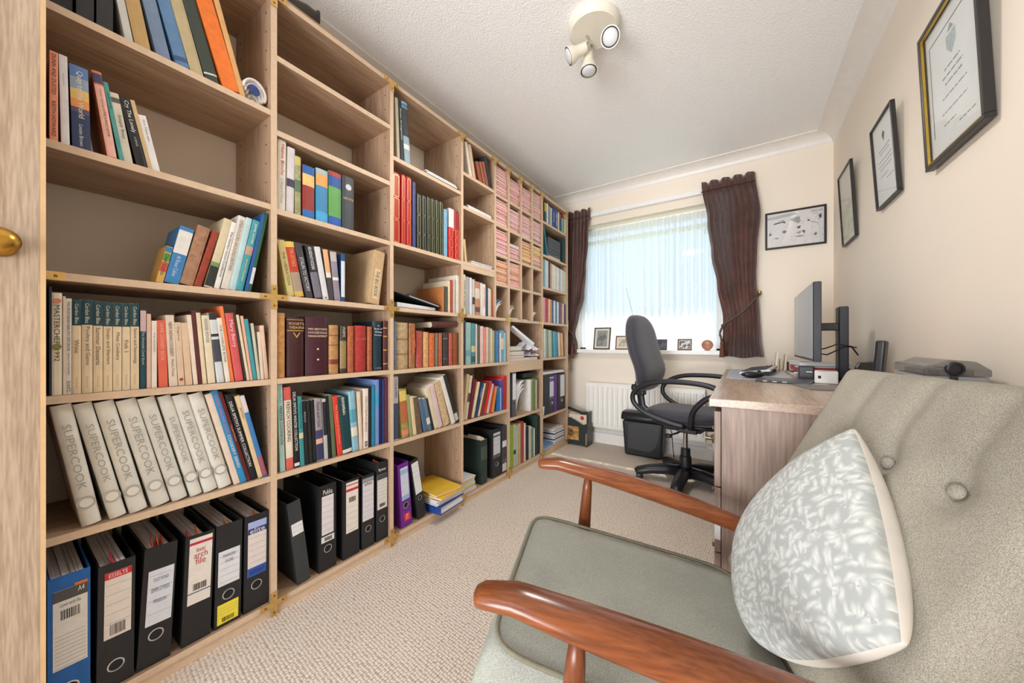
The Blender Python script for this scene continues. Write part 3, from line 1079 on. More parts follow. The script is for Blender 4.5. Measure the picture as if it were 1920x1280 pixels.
# --- second bay, third shelf up
LE = {'old': 1, 'rough': .4}
row(1, 2, 1, 2, .788 + HT, ZJ - HT, [
    ('r', 520, 536, None, 586, (206, 152, 92), 'tan leather volume', LE),
    ('r', 540, 573, None, 594, (66, 30, 32), 'thick dark maroon reference volume', {'rough': .35, 't': [("ROGET'S", (226, 190, 130), .875, .915, .04, 'h'), ('THESAURUS', (226, 190, 130), .81, .85, .04, 'h'), ('V', (206, 160, 90), .65, .75, .09, 'h')], 'bands': [(.77, .785, (190, 150, 90)), (.955, .965, (190, 150, 90))]}),
    ('r', 575, 617, None, 593, (70, 32, 44), 'widest plum volume with gilt wording', {'rough': .35, 't': [("MRS BEETON'S", (240, 220, 190), .775, .81, .035, 'h'), ('HOUSEHOLD', (240, 220, 190), .715, .75, .035, 'h'), ('MANAGEMENT', (240, 220, 190), .655, .69, .035, 'h')], 'dots': [(.45, .0035, (240, 220, 180), K), (.27, .0035, (240, 220, 180), K)]}),
    ('r', 619, 637, None, 609, (180, 132, 82), 'stained tan leather book', {'old': 1, 'bands': [(.2, .3, (130, 56, 40)), (.58, .6, (120, 80, 50)), (.78, .8, (120, 80, 50))]}),
    ('r', 639, 651, None, 610, (60, 56, 48), 'black book with gilt pattern', {'old': 1, 'bands': [(.1, .68, (150, 130, 84))], 't': [('POEMS', (220, 210, 180), .76, .96, .4)]}),
    ('r', 653, 665, None, 611, (176, 96, 60), 'orange-brown leather book', LE),
    ('r', 667, 689, None, 610, (170, 50, 46), 'stout red cloth book', {'old': 1, 't': [('COOKERY', (206, 110, 80), .68, .74, .05, 'h')]}),
    ('r', 690.5, 699, None, 612, (166, 92, 54), 'narrow brown leather book', LE),
    ('r', 701, 718, None, 602, (20, 48, 62), 'dark teal volume with white wording', {'t': [('A', Wt, .90, .93, .03, 'h'), ('Book of', Wt, .83, .87, .035, 'h'), ('Wine', Wt, .765, .805, .035, 'h'), ('Recipes', Wt, .7, .74, .035, 'h'), ('Collins', (200, 210, 210), .04, .065, .025, 'h')]}),
    ('r', 720, 728, None, 602, (80, 40, 38), 'dark maroon book with gilt bands', {'bands': [(.85, .87, GD), (.68, .7, GD), (.4, .42, GD), (.12, .14, GD)]}),
])
# --- second bay, second shelf up
row(1, 1, 1, 2, .464 + HT, .788 - HT, [
    ('p', 527, 537, 521, 720, (176, 216, 208), 'pale aqua cookbook', {'t': [('FREEZER COOKBOOK', (40, 60, 66), .3, .75, .5), ('SAINSBURY', (100, 170, 170), .78, .95, .35)]}),
    ('h', 539, 553, 533, 726, (224, 104, 92), 'red gingham cookbook', {'bands': [(.14, .84, (238, 228, 208))], 't': [('FRENCH COOKING', (60, 40, 36), .34, .82, .5)]}),
    ('p', 554, 564, 547, 731, (26, 26, 30), 'black book with white winter title', {'t': [("DELIA SMITH'S WINTER COLLECTION", Wt, .22, .97, .55)], 'bands': [(.02, .06, (230, 230, 230))]}),
    ('p', 565, 573, 559, 744, (62, 146, 148), 'teal book with pale band', {'bands': [(.4, .48, (220, 206, 160))], 't': [('COOKING FOR', (30, 80, 84), .5, .95, .45)]}),
    ('p', 574, 581, 568, 752, (32, 32, 34), 'black book with tiny title', {'t': [('BREADS', (190, 190, 190), .6, .9, .4)]}),
    ('p', 582, 588, 576, 751, (38, 40, 38), 'thin black book', {}),
    ('p', 589, 595, 584, 750, (30, 30, 30), 'thin dark comb-bound book', {}),
    ('p', 596, 609, 590, 749, (160, 150, 156), 'grey-mauve photo spine book', {'bands': [(.02, .28, (54, 60, 96)), (.28, .36, (226, 176, 150)), (.36, .5, (70, 70, 110))], 't': [('Food and Chef', (40, 40, 60), .55, .95, .4)]}),
    ('p', 610, 617, 605, 748, (190, 190, 190), 'thin silver book', {'bands': [(.4, .95, (40, 42, 50))]}),
    ('p', 618, 623, 612, 742, (30, 30, 32), 'thin black dotted book', {}),
    ('p', 624, 631, 615, 741, (96, 112, 78), 'slim green book', {}),
    ('h', 632, 642, 619, 744, (222, 66, 52), 'bright red hardback', {'t': [('The Treasury of Good Food', (246, 200, 160), .15, .9, .4)]}),
    ('h', 644, 662, 633, 745, (24, 66, 72), 'dark teal wide hardback', {'t': [('EUROPEAN', Wt, .68, .98, .3), ('COOKING', Wt, .72, .98, .2)], 'bands': [(.01, .07, (224, 220, 206))]}),
    ('h', 663, 675, 656, 734, (142, 190, 206), 'light blue landscape spine book', {'bands': [(.25, .4, (226, 220, 200)), (.48, .7, (90, 160, 184))]}),
    ('p', 676, 682, 672, 734, (230, 206, 180), 'thin peach book', {}),
    ('p', 683, 692, 683, 729, (238, 226, 214), 'white book with dark foot mark', {'t': [('MEDITERRANEAN', (160, 120, 110), .25, .9, .4), ('88', K, .03, .12, .6)]}),
    ('p', 693, 697, None, 724, (36, 34, 44), 'thin dark indigo book', {}),
    ('p', 698, 704, None, 723, (40, 136, 168), 'slim cyan book', {}),
    ('p', 705, 712, None, 712, (120, 146, 206), 'slim lavender-blue book', {'bands': [(.6, .8, (70, 160, 200))]}),
    ('p', 713, 717, None, 711, (26, 32, 70), 'thin navy dotted book', {}),
    ('p', 718, 721, None, 711, (50, 70, 140), 'very thin blue book', {}),
    ('h', 722, 729, None, 708, (90, 46, 70), 'slim plum book', {}),
])
# --- second bay, bottom shelf: files
LBL = (226, 220, 222)
row(1, 0, 1, 2, BASE, .464 - HT, [
    ('f', 562, 588, 541, 945, (52, 56, 58), 'charcoal leaning file with white sticker', {'ring': 0, 'full': .35, 'paper': .9, 'labels': [(.1, .95, .6, .74, (230, 230, 230), {'lines': 2, 'lr': (.3, .7)})]}),
    ('f', 601, 636, None, 912, (26, 26, 29), 'black file with small barcode strip', {'full': .55, 'labels': [(.16, .84, .42, .87, LBL, {'lines': 6, 'lr': (.1, .9)}), (.14, .88, .33, .4, (226, 226, 226), {'bar': (.2, .8)}), (.2, .8, .88, .95, (34, 34, 36), {'t': [('Pukka', Wt, .1, .9, .9)]})], 'ring': .25}),
    ('f', 646, 679, None, 903, (30, 30, 33), 'black file with red and cream label', {'full': .6, 'ring': 0, 'labels': [(.18, .92, .32, .97, (234, 226, 214), {'lines': 5, 'lr': (.05, .5), 'bar': (.6, .7), 'bands': [(.82, .87, (196, 50, 50)), (.93, .96, (210, 120, 110))]})]}),
    ('f', 681, 706, None, 893, (34, 35, 38), 'black file with grey-headed label', {'full': .6, 'ring': .26, 'tabs': [(.4, .01, (236, 110, 60))], 'labels': [(.06, .94, .38, .96, (222, 218, 220), {'lines': 6, 'lr': (.1, .7), 'bands': [(.9, .999, (150, 152, 156))], 't': [('elite', K, .83, .9, .7)]})]}),
    ('f', 708, 731, None, 868, (32, 33, 36), 'tallest black file beside the upright', {'full': .4, 'paper': .95, 'ring': .27, 'tabs': [(.5, .01, (230, 120, 70))], 'labels': [(.08, .94, .4, .84, (222, 218, 212), {'lines': 6, 'lr': (.3, .8), 'bar': (.06, .16), 'bands': [(.86, .999, (70, 70, 74))]}), (.1, .9, .87, .93, (32, 33, 36), {'t': [('Ryman', Wt, .1, .9, .8)]})]}),
])
# --- third bay, sixth shelf up
row(2, 5, 2, 3, 1.757 + HT, ZT - TB, [
    ('h', 745, 750.5, 740, 160, (196, 190, 164), 'leaning sage book', {'h': .28}),
    ('h', 751.5, 758, 744, 159, (34, 36, 38), 'leaning black book with white title', {'h': .285, 't': [('Flower Arrangement', (230, 228, 220), .35, .85, .6)]}),
    ('h', 759, 770, 750, 164, (150, 176, 192), 'leaning photo spine flower book', {'h': .285, 'bands': [(.45, .9, (60, 62, 66)), (.92, .97, (60, 130, 180)), (.24, .32, (230, 228, 220))]}),
])
# --- third bay, fifth shelf up
RG = {'frames': [(.02, .33, (226, 190, 120)), (.35, .64, (226, 190, 120)), (.66, .97, (226, 190, 120))], 'rough': .4}
GG = {'frames': [(.02, .28, (206, 190, 130)), (.30, .62, (206, 190, 130)), (.64, .97, (206, 190, 130))], 'rough': .35, 'd': .2}
row(2, 4, 2, 3, 1.369 + HT, 1.757 - HT, [
    ('h', 738, 754, None, 321, (196, 30, 34), 'widest scarlet album with gilt panels', dict(RG)),
    ('h', 755, 763.5, None, 327, (196, 30, 34), 'scarlet album with gilt panels', dict(RG)),
    ('h', 764.5, 774.5, None, 331, (190, 30, 34), 'scarlet album with gilt panels', dict(RG)),
    ('p', 776, 782, None, 341, (66, 70, 120), 'slim indigo album', {}),
    ('h', 784, 793, None, 363, (44, 54, 54), 'bottle green volume with gilt panels', dict(GG)),
    ('h', 794, 802, None, 366, (40, 50, 50), 'bottle green volume with gilt panels', dict(GG)),
    ('h', 803, 810, None, 369, (38, 52, 48), 'bottle green volume with gilt panels', dict(GG)),
    ('h', 811, 818, None, 372, (42, 60, 54), 'bottle green volume with gilt panels', dict(GG)),
    ('h', 819, 825.5, None, 375, (44, 62, 56), 'bottle green volume with gilt panels', dict(GG)),
    ('h', 826.5, 833, None, 378, (48, 66, 60), 'bottle green volume with gilt panels', dict(GG)),
    ('p', 834, 841, None, 392, (128, 176, 206), 'slim sky blue book', {}),
    ('h', 843, 853.5, None, 425, (204, 34, 38), 'short scarlet volume with gilt squares', {'frames': [(.05, .3, (236, 200, 140)), (.35, .62, (236, 200, 140)), (.68, .95, (236, 200, 140))], 'd': .17}),
    ('h', 854.5, 863.5, None, 429, (204, 40, 40), 'short red volume with gilt squares', {'frames': [(.04, .24, (236, 200, 140)), (.28, .48, (236, 200, 140)), (.52, .72, (236, 200, 140)), (.76, .96, (236, 200, 140))], 'd': .17}),
])
# --- third bay, fourth shelf up (behind the ring binder lying flat)
row(2, 3, 2, 3, ZJ + HT, 1.369 - HT, [
    ('h', 831, 835, None, 538, (190, 120, 66), 'short tan-orange book', {'d': .2}),
    ('h', 836, 841, None, 537, (70, 84, 72), 'short dark green book', {'d': .2}),
    ('p', 842, 846, None, 526, (224, 206, 170), 'thin cream book', {'d': .2}),
    ('h', 847, 850, None, 525, (206, 60, 44), 'thin red book', {'d': .22}),
    ('p', 851, 856, None, 524, (200, 190, 176), 'grey-cream book', {'d': .2}),
    ('h', 857, 863, None, 516, (226, 218, 204), 'taller white book', {'d': .22}),
])
# --- third bay, third shelf up
row(2, 2, 2, 3, .786 + HT, ZJ - HT, [
    ('r', 738.5, 744.5, None, 602, (110, 126, 140), 'slate blue cloth book', LE),
    ('r', 746, 767, None, 604, (186, 160, 122), 'fat worn book with bare page spine', {'old': 1, 'bands': [(.3, .34, (150, 120, 84)), (.62, .66, (150, 120, 84))]}),
    ('r', 768.5, 780, None, 606, (160, 110, 70), 'tattered book with hanging brown spine', LE),
    ('r', 781.5, 793.5, None, 620, (176, 82, 74), 'dusty red book', LE),
    ('r', 795, 805, None, 622, (206, 158, 104), 'light tan book', LE),
    ('r', 806, 816.5, None, 624, (200, 106, 62), 'orange leather book', LE),
    ('r', 817.5, 822.5, None, 624, (120, 112, 92), 'slim grey-brown book', LE),
    ('r', 823.5, 830, None, 624, (186, 92, 56), 'slim rust book', LE),
    ('r', 832, 841.5, None, 623, (56, 54, 56), 'black cloth book with faint bands', {'old': 1, 'bands': [(.8, .83, (130, 120, 90)), (.2, .22, (130, 120, 90))]}),
    ('r', 843, 849.5, None, 624, (176, 84, 70), 'slim faded red book', LE),
    ('r', 850.5, 859, None, 624, (140, 78, 48), 'brown tooled leather book', LE),
])
# --- third bay, second shelf up
row(2, 1, 2, 3, .461 + HT, .786 - HT, [
    ('p', 738.5, 747, None, 706, (196, 196, 206), 'white and blue patterned book', {'bands': [(.02, .58, (70, 86, 126))], 't': [('COUNTRY', K, .66, .95, .5)]}),
    ('h', 755, 768, 749, 731, (160, 150, 80), 'floral spine book with yellow top', {'bands': [(.3, .75, (186, 110, 70)), (.76, .97, (226, 200, 110)), (.06, .16, (230, 140, 110))], 'old': 1}),
    ('p', 769, 774, 762, 741, (150, 160, 112), 'thin sage green book', {}),
    ('p', 775, 781.5, 767, 745, (226, 206, 160), 'slim cream book', {}),
    ('p', 782.5, 792, 774, 746, (110, 90, 70), 'brown patterned book', {'old': 1}),
    ('p', 793, 800.5, 781, 750, (84, 110, 140), 'slate blue slim book', {}),
    ('p', 802, 808.5, 790, 749, (100, 120, 136), 'blue slim book with white marks', {'bands': [(.2, .4, (226, 220, 200))]}),
    ('p', 809.5, 813, 797, 748, (44, 46, 56), 'thin dark book', {}),
    ('p', 814, 821.5, 796, 730, (224, 208, 176), 'tall cream folder book', {}),
    ('p', 823, 831, 806, 723, (220, 196, 196), 'tall pale pink book', {}),
    ('p', 833, 844.5, 814, 718, (206, 178, 140), 'tall tan worn book', {'old': 1}),
    ('p', 846, 853, 820, 710, (230, 226, 216), 'tall white book', {}),
    ('p', 855, 861, 829, 705, (44, 44, 46), 'tall black and white book', {'bands': [(.05, .2, (200, 200, 196))]}),
])
# --- third bay, bottom shelf
row(2, 0, 2, 3, BASE, .461 - HT, [
    ('f', 753, 773, 745, 873, (112, 36, 146), 'vivid purple lever arch file', {'full': .4, 'ring': .33, 'labels': [(.2, .9, .42, .93, (206, 214, 226), {'bands': [(.8, .94, (150, 190, 216)), (.0, .14, (150, 190, 216))]}), (.3, .85, .08, .2, (226, 50, 50), {'t': [('IT', Wt, .2, .8, .4)]})]}),
    ('f', 785, 800, 765, 868, (34, 35, 37), 'black file leaning on the purple one', {'full': .3, 'ring': .34, 'labels': [(.12, .92, .42, .95, (226, 226, 226), {'lines': 4, 'lr': (.4, .85)})]}),
])
# --- fourth bay
N23 = 3 + 2 / 3
row(3, 6, 3, N23, 1.8795 + HT, ZT - TB, [
    ('p', 882, 887.5, 871, 258, (236, 226, 208), 'tall white leaning folder', {}),
    ('p', 888.5, 894, 878, 264, (222, 190, 160), 'tall peach leaning folder', {}),
    ('h', 901, 907.5, 892, 302, (150, 84, 58), 'brown leather album', {'rough': .35}),
    ('h', 908.5, 912.5, 900, 303, (170, 104, 74), 'slim light brown album', {'rough': .35}),
    ('h', 913.5, 919, 905, 303, (160, 92, 66), 'slim chestnut album', {'rough': .35}),
    ('h', 920, 925.5, 908, 292, (42, 46, 56), 'tall black album', {}),
])
row(3, 4, 3, N23, 1.372 + HT, 1.688 - HT, [
    ('p', 872, 876, 868.5, 448, (224, 196, 150), 'leaning buff card folder', {'d': .2}),
])
row(3, 3, 3, N23, ZJ + HT, 1.335, [
    ('p', 868.5, 873, None, 514, (234, 222, 198), 'cream book with spaced black title', {'t': [('FOOD BY A HART', K, .1, .9, .45)]}),
    ('h', 874, 880, None, 518, (176, 178, 176), 'grey hardback', {}),
    ('p', 881, 885, None, 520, (226, 230, 236), 'slim white-blue book', {}),
    ('p', 886, 890.5, None, 523, (204, 196, 184), 'white book with black flecks', {'bands': [(.3, .5, (70, 64, 60))]}),
    ('h', 891.5, 900.5, None, 527, (190, 140, 110), 'tan photo spine book', {'bands': [(.5, .8, (220, 206, 190)), (.1, .25, (110, 80, 66))]}),
    ('p', 901.5, 904.5, None, 530, (230, 220, 206), 'thin ivory book', {}),
    ('p', 905, 910.5, None, 532, (236, 228, 220), 'white book with red title', {'t': [('GOOD COOKING', (190, 80, 70), .3, .9, .4)]}),
    ('p', 911.5, 915.5, None, 538, (64, 76, 96), 'slim navy book', {}),
    ('p', 916, 918, None, 540, (236, 232, 226), 'very thin white book', {}),
    ('p', 918.7, 921, None, 542, (220, 206, 176), 'very thin cream book', {}),
    ('p', 921.7, 924, None, 544, (176, 80, 70), 'very thin red book', {}),
])
row(3, 2, 3, 4, .782 + HT, ZJ - HT, [
    ('p', 869.5, 873, None, 600, (72, 56, 70), 'slim dark purple book', {}),
    ('h', 874, 883.5, None, 604, (150, 192, 186), 'wide pale aqua book', {'bands': [(.2, .35, (110, 170, 176))]}),
    ('h', 884.5, 892, None, 606, (90, 140, 146), 'teal patterned book', {'bands': [(.3, .45, (200, 186, 140)), (.05, .2, (60, 90, 96))]}),
    ('p', 892.7, 894.5, None, 607, (226, 216, 196), 'thin cream book', {}),
    ('h', 895, 900, None, 609, (96, 92, 88), 'dark grey book', {}),
    ('p', 901, 906.5, None, 611, (226, 196, 188), 'pale pink book', {}),
    ('p', 907.5, 911.5, None, 613, (232, 140, 120), 'slim coral book', {}),
    ('p', 912.2, 915.5, None, 613, (222, 206, 184), 'slim beige book', {}),
    ('p', 916.2, 919.5, None, 614, (170, 160, 150), 'slim grey book', {}),
    ('p', 920, 923, None, 616, (226, 212, 182), 'slim straw coloured book', {}),
    ('p', 923.6, 927, None, 619, (180, 170, 130), 'slim olive book', {}),
    ('p', 927.6, 930, None, 620, (70, 110, 116), 'thin dark teal book', {}),
    ('p', 930.6, 934.5, None, 621, (66, 140, 190), 'slim bright blue book', {}),
    ('p', 935, 936.6, None, 622, (110, 100, 150), 'very thin violet book', {}),
    ('p', 937.2, 939.5, None, 624, (238, 230, 216), 'thin white book', {}),
    ('p', 940, 944.5, None, 619, (110, 170, 200), 'blue and cream book', {'bands': [(.4, .75, (226, 210, 170))]}),
    ('p', 945, 949, None, 623, (150, 200, 226), 'light blue book', {}),
])
row(3, 1, 3, 4, .463 + HT, .782 - HT, [
    ('p', 869, 872.5, 878, 702, (216, 190, 146), 'large leaning tan folder', {}),
    ('h', 873, 878, 884, 705, (206, 200, 170), 'ivory book with black blots', {'bands': [(.4, .6, (90, 80, 70))]}),
    ('h', 878.7, 885, 891, 713, (110, 26, 50), 'dark crimson book', {}),
    ('p', 886, 890, 899, 717, (228, 208, 164), 'cream leaning book', {}),
    ('p', 891.5, 896.5, 906, 719, (40, 66, 106), 'navy book with white title', {'t': [('STEAM', Wt, .5, .9, .4)]}),
    ('p', 897.3, 900.5, 909, 719, (226, 200, 170), 'thin peach book', {}),
    ('p', 901.6, 906.5, 914, 718, (120, 60, 44), 'brown-red leaning book', {}),
    ('p', 907.5, 912, 921, 716, (212, 50, 44), 'bright red leaning book', {}),
    ('p', 912.7, 917, 922, 720, (206, 190, 180), 'patterned white book', {}),
    ('p', 918, 922, 926, 724, (206, 60, 50), 'second red leaning book', {}),
    ('p', 923, 927, 929, 725, (230, 150, 60), 'orange slim book', {}),
    ('p', 928, 933.5, None, 726, (40, 110, 180), 'royal blue book', {}),
    ('p', 934.3, 937, None, 728, (130, 190, 220), 'thin light blue book', {}),
    ('p', 938, 942.5, None, 713, (90, 70, 140), 'tall violet book', {}),
    ('p', 945, 950.5, None, 705, (196, 40, 40), 'tall scarlet book', {}),
])
row(3, 0, 3, 4, BASE, .463 - HT, [
    ('g', 903, 915, None, 826, (38, 54, 48), 'dark green album with loose notes on top', {'d': .22, 'out': 0, 'bands': [(.55, .85, (70, 86, 70))]}),
    ('f', 924, 940.5, None, 806, (32, 33, 36), 'black file with grey label', {'full': .7, 'ring': .27, 'labels': [(.1, .9, .4, .92, (206, 206, 210), {'lines': 3, 'lr': (.5, .9), 'bands': [(.0, .14, (90, 90, 96)), (.84, .9, (70, 72, 80))]})]}),
    ('f', 941.5, 951, None, 799, (60, 62, 66), 'dark grey narrow file', {'full': .7, 'ring': .27, 'labels': [(.1, .9, .55, .68, (222, 222, 226)), (.1, .9, .04, .2, (206, 206, 200))]}),
])
# --- fifth bay, under the pigeonholes
row(4, 1, 4, 5, .394 + HT, .715, [
    ('f', 960.5, 967.5, None, 697, (90, 92, 98), 'grey file with white label', {'full': .6, 'ring': .3, 'labels': [(.1, .95, .38, .97, (234, 236, 238), {'lines': 2, 'lr': (.7, .8)})]}),
    ('p', 994, 996.5, None, 712, (226, 224, 216), 'thin white booklet', {}),
    ('p', 997, 1000, None, 711, (140, 150, 100), 'thin olive booklet', {}),
    ('p', 1001, 1004, None, 710, (110, 140, 70), 'thin leaf green booklet', {}),
    ('p', 1005, 1007, None, 712, (200, 196, 190), 'very thin grey booklet', {}),
])
row(4, 0, 4, 5, BASE, .394 - HT, [
    ('p', 956.5, 962.5, None, 798, (150, 186, 50), 'lime green book', {'d': .22}),
    ('p', 963.3, 967.5, None, 796, (196, 190, 176), 'grey book with black flecks', {'bands': [(.3, .4, (50, 50, 46))]}),
    ('p', 968.3, 971.5, None, 799, (180, 200, 180), 'thin mint book', {}),
    ('p', 972.3, 976.5, None, 795, (196, 176, 130), 'slim khaki book', {}),
    ('h', 977.3, 982.5, None, 791, (170, 66, 62), 'dark rose book', {}),
    ('p', 983.3, 986, None, 794, (226, 206, 186), 'thin beige book', {}),
    ('h', 988, 991.5, None, 800, (36, 40, 60), 'navy slim book', {}),
    ('p', 992.3, 996.5, None, 800, (206, 200, 170), 'slim pale olive book', {}),
    ('p', 997, 1000.5, None, 802, (96, 140, 130), 'slim sea green book', {}),
    ('p', 1001, 1003, None, 803, (230, 226, 216), 'very thin white book', {}),
    ('h', 1004, 1008.5, None, 780, (36, 60, 50), 'tall forest green album', {'d': .24}),
    ('h', 1009.3, 1013, None, 781, (30, 44, 40), 'tall blackish green album', {'d': .24}),
])
# --- farthest bay
row(5, 6, 5, 6, 1.878 + HT, ZT - TB, [
    ('h', 1021.5, 1025.5, None, 378, (50, 84, 90), 'teal book with yellow top', {'bands': [(.55, .97, (220, 180, 50))]}),
    ('p', 1026, 1028, None, 381, (236, 232, 222), 'thin white book', {}),
    ('p', 1028.5, 1032, None, 385, (120, 146, 166), 'grey-blue book', {}),
    ('p', 1032.5, 1035.5, None, 389, (206, 200, 184), 'grey-white book', {}),
    ('h', 1036.5, 1041, None, 390, (36, 76, 140), 'deep blue hardback', {'t': [('ATLAS', Wt, .3, .8, .4)]}),
    ('h', 1041.6, 1046.5, None, 393, (34, 84, 176), 'royal blue hardback', {'t': [('BRITAIN', Wt, .2, .8, .5)]}),
    ('p', 1047, 1049, None, 397, (226, 206, 170), 'thin cream book', {}),
    ('p', 1049.5, 1052, None, 400, (70, 70, 150), 'indigo book with red head', {'bands': [(.7, .98, (200, 60, 50))]}),
    ('p', 1054, 1058.5, None, 409, (120, 180, 130), 'mint green book', {}),
    ('p', 1059, 1061, None, 411, (226, 216, 186), 'thin ivory book', {}),
])
row(5, 5, 5, 6, 1.614 + HT, 1.878 - HT, [
    ('p', 1027, 1030, 1019.5, 425, (40, 110, 124), 'leaning teal folder', {'d': .2}),
    ('g', 1057, 1062, None, 446, (36, 58, 58), 'dark green album standing at right', {'d': .22}),
])
cols6 = [(120, 170, 186), (206, 214, 222), (226, 226, 220), (60, 60, 76), (200, 160, 130), (226, 222, 206), (236, 232, 222), (222, 206, 190), (236, 234, 228), (176, 190, 206), (230, 228, 222), (214, 210, 196), (206, 216, 190)]
nm6 = ['aqua', 'pale blue', 'white', 'dark slate', 'tan', 'ivory', 'white', 'beige', 'white', 'ice blue', 'white', 'light grey', 'pale green']
row(5, 4, 5, 6, 1.356 + HT, 1.614 - HT, [('p', 1019.5 + i * 3.25, 1022.2 + i * 3.25, None, 485 + i * 2.0, cols6[i], 'thin %s paperback' % nm6[i], {}) for i in range(13)])
cols6 = [(226, 190, 196), (214, 70, 84), (196, 50, 70), (226, 206, 170), (206, 150, 70), (60, 96, 140), (226, 226, 224), (90, 130, 170), (232, 226, 216), (60, 90, 140), (186, 80, 50), (214, 200, 190), (60, 70, 96)]
nm6 = ['pale pink', 'rose red', 'crimson', 'cream', 'ochre', 'denim blue', 'white', 'sky blue', 'ivory', 'navy', 'rust', 'grey', 'slate']
row(5, 3, 5, 6, ZJ + HT, 1.356 - HT, [('p', 1019.5 + i * 3.25, 1022.3 + i * 3.25, None, 557 + i * 1.1, cols6[i], 'thin %s book' % nm6[i], {}) for i in range(13)])
cols6 = [(238, 238, 236), (176, 190, 170), (120, 150, 120), (206, 206, 190), (196, 190, 170), (40, 120, 110), (70, 180, 200), (60, 150, 190), (110, 120, 120), (226, 222, 206), (206, 150, 90), (226, 190, 150)]
nm6 = ['white', 'sage', 'green', 'stone', 'beige', 'deep teal', 'turquoise', 'azure', 'grey', 'ivory', 'ochre', 'peach']
row(5, 2, 5, 6, .787 + HT, ZJ - HT, [('p', 1020 + i * 3.1, 1022.8 + i * 3.1, 1019.5 + i * 2.95, 616 + i * .8, cols6[i], 'thin %s magazine-size book' % nm6[i], {}) for i in range(12)])
row(5, 1, 5, 6, .324 + HT, .787 - HT, [
    ('f', 1019.5, 1029.5, None, 703, (32, 33, 37), 'plain black file', {'full': .6, 'ring': 0}),
    ('f', 1030, 1038.5, None, 703, (44, 46, 56), 'black file with white and blue label', {'full': .6, 'ring': .26, 'labels': [(.08, .94, .36, .94, (222, 224, 236), {'bands': [(.8, .95, (90, 90, 130)), (.0, .12, (90, 90, 130))]})]}),
    ('f', 1039, 1044.5, None, 702, (100, 40, 140), 'slim purple file', {'full': .6, 'ring': 0}),
    ('f', 1046, 1059, None, 701, (36, 37, 40), 'wide black file with white label', {'full': .6, 'ring': .26, 'labels': [(.35, .95, .36, .96, (226, 228, 230))]}),
])

# ------------------------------------------------------------------ flat stacks and odd things on the shelves
def slab(name, label, cat, w, d, t, rgb, loc, rz=0, group=None, sag=0.0, edge=None, n=1, rx=0.0):
    """a pamphlet or sheet bundle lying flat: cover over pages; loc is the middle of its front lower edge"""
    r = thing(name, label, cat, loc, (rx, 0, rz), group)
    part('cover', G().box(-d, 0, -w / 2, w / 2, t * .88, t), M(rgb, .5, 0, .06, 30), r)
    part('pages', G().box(-d + .001, -.001, -w / 2 + .001, w / 2 - .001, 0, t * .88), M(edge or (226, 220, 208), .8, 0, .1, 200), r)
    return r


# pigeonhole magazines: a pile in each compartment, every magazine a thing of its own
rr = random.Random(11)
mag_cols = {'white magazine with a red spine': ((244, 236, 230), (214, 44, 56)),
            'pale magazine with a crimson spine': ((246, 226, 220), (222, 64, 72)),
            'white magazine with a pink spine': ((240, 232, 228), (214, 120, 150)),
            'cream magazine with an orange spine': ((240, 222, 190), (236, 120, 60)),
            'magazine with a yellow spine': ((240, 226, 170), (236, 190, 60))}
mag_mesh = {}
for k, (cc, sp) in mag_cols.items():
    g = G()
    g.box(-.205, 0, -.0645, .0645, 0, .0098)
    g.m = [0] * 6
    g.box(-.012, .0006, -.065, .065, .0008, .0048)
    g.m = [0] * 6 + [1] * 6
    mag_mesh[k] = mesh('magazine', g, [M(cc, .45, 0, .05, 40), M(sp, .45, 0, .08, 40)])
HOLEROW = ['top', 'second', 'third', 'fourth']
HOLECOL = ['nearest', 'second', 'third', 'farthest']
zt_l = [ZT - TB] + [z - HT for z in PIG]
zb_l = [z + HT for z in PIG] + [ZJ + HT]
kk = list(mag_cols)
mix = {(0, 0): [0, 1, 0], (0, 1): [0, 0, 1], (0, 2): [0, 1, 2], (0, 3): [3, 0, 3], (1, 0): [0, 0, 1], (1, 1): [0, 2, 0], (1, 2): [2, 0, 1], (1, 3): [0, 3, 0],
       (2, 0): [1, 0, 0], (2, 1): [2, 2, 0], (2, 2): [3, 4, 4], (3, 0): [1, 0, 0], (3, 1): [2, 2, 0], (3, 2): [4, 3, 0]}
fillf = {(0, 0): .93, (0, 1): .98, (0, 2): .98, (0, 3): .9, (1, 0): .82, (1, 1): .9, (1, 2): .55, (1, 3): .95, (2, 0): .82, (2, 1): .93, (2, 2): .95, (3, 0): .95, (3, 1): .97, (3, 2): .97}
for (c, r), pal in mix.items():
    yc = (yb(cols[c]) + yb(cols[c + 1])) / 2
    z = zb_l[r] + .0003
    top = zb_l[r] + (zt_l[r] - zb_l[r]) * fillf[(c, r)]
    nth = 0
    while z + .0100 < top:
        k = kk[rr.choice(pal)]
        o = put('magazine', mag_mesh[k], None, (XF - .006 - rr.uniform(0, .014), yc + rr.uniform(-.003, .003), z), (0, 0, 0))
        nth += 1
        tag(o, '%s, %s from bottom, %s pigeonhole down, %s column' % (k, ORD[nth - 1], HOLEROW[r], HOLECOL[c]), 'magazine', 'magazines in the %s pigeonhole of the %s column' % (HOLEROW[r], HOLECOL[c]))
        z += .0101
    if (c, r) == (1, 2):
        slab('magazine', 'white booklet under the pink magazines, third pigeonhole, second column', 'magazine', .12, .2, .012, (222, 226, 214), (XF - .01, yc, z + .0005))

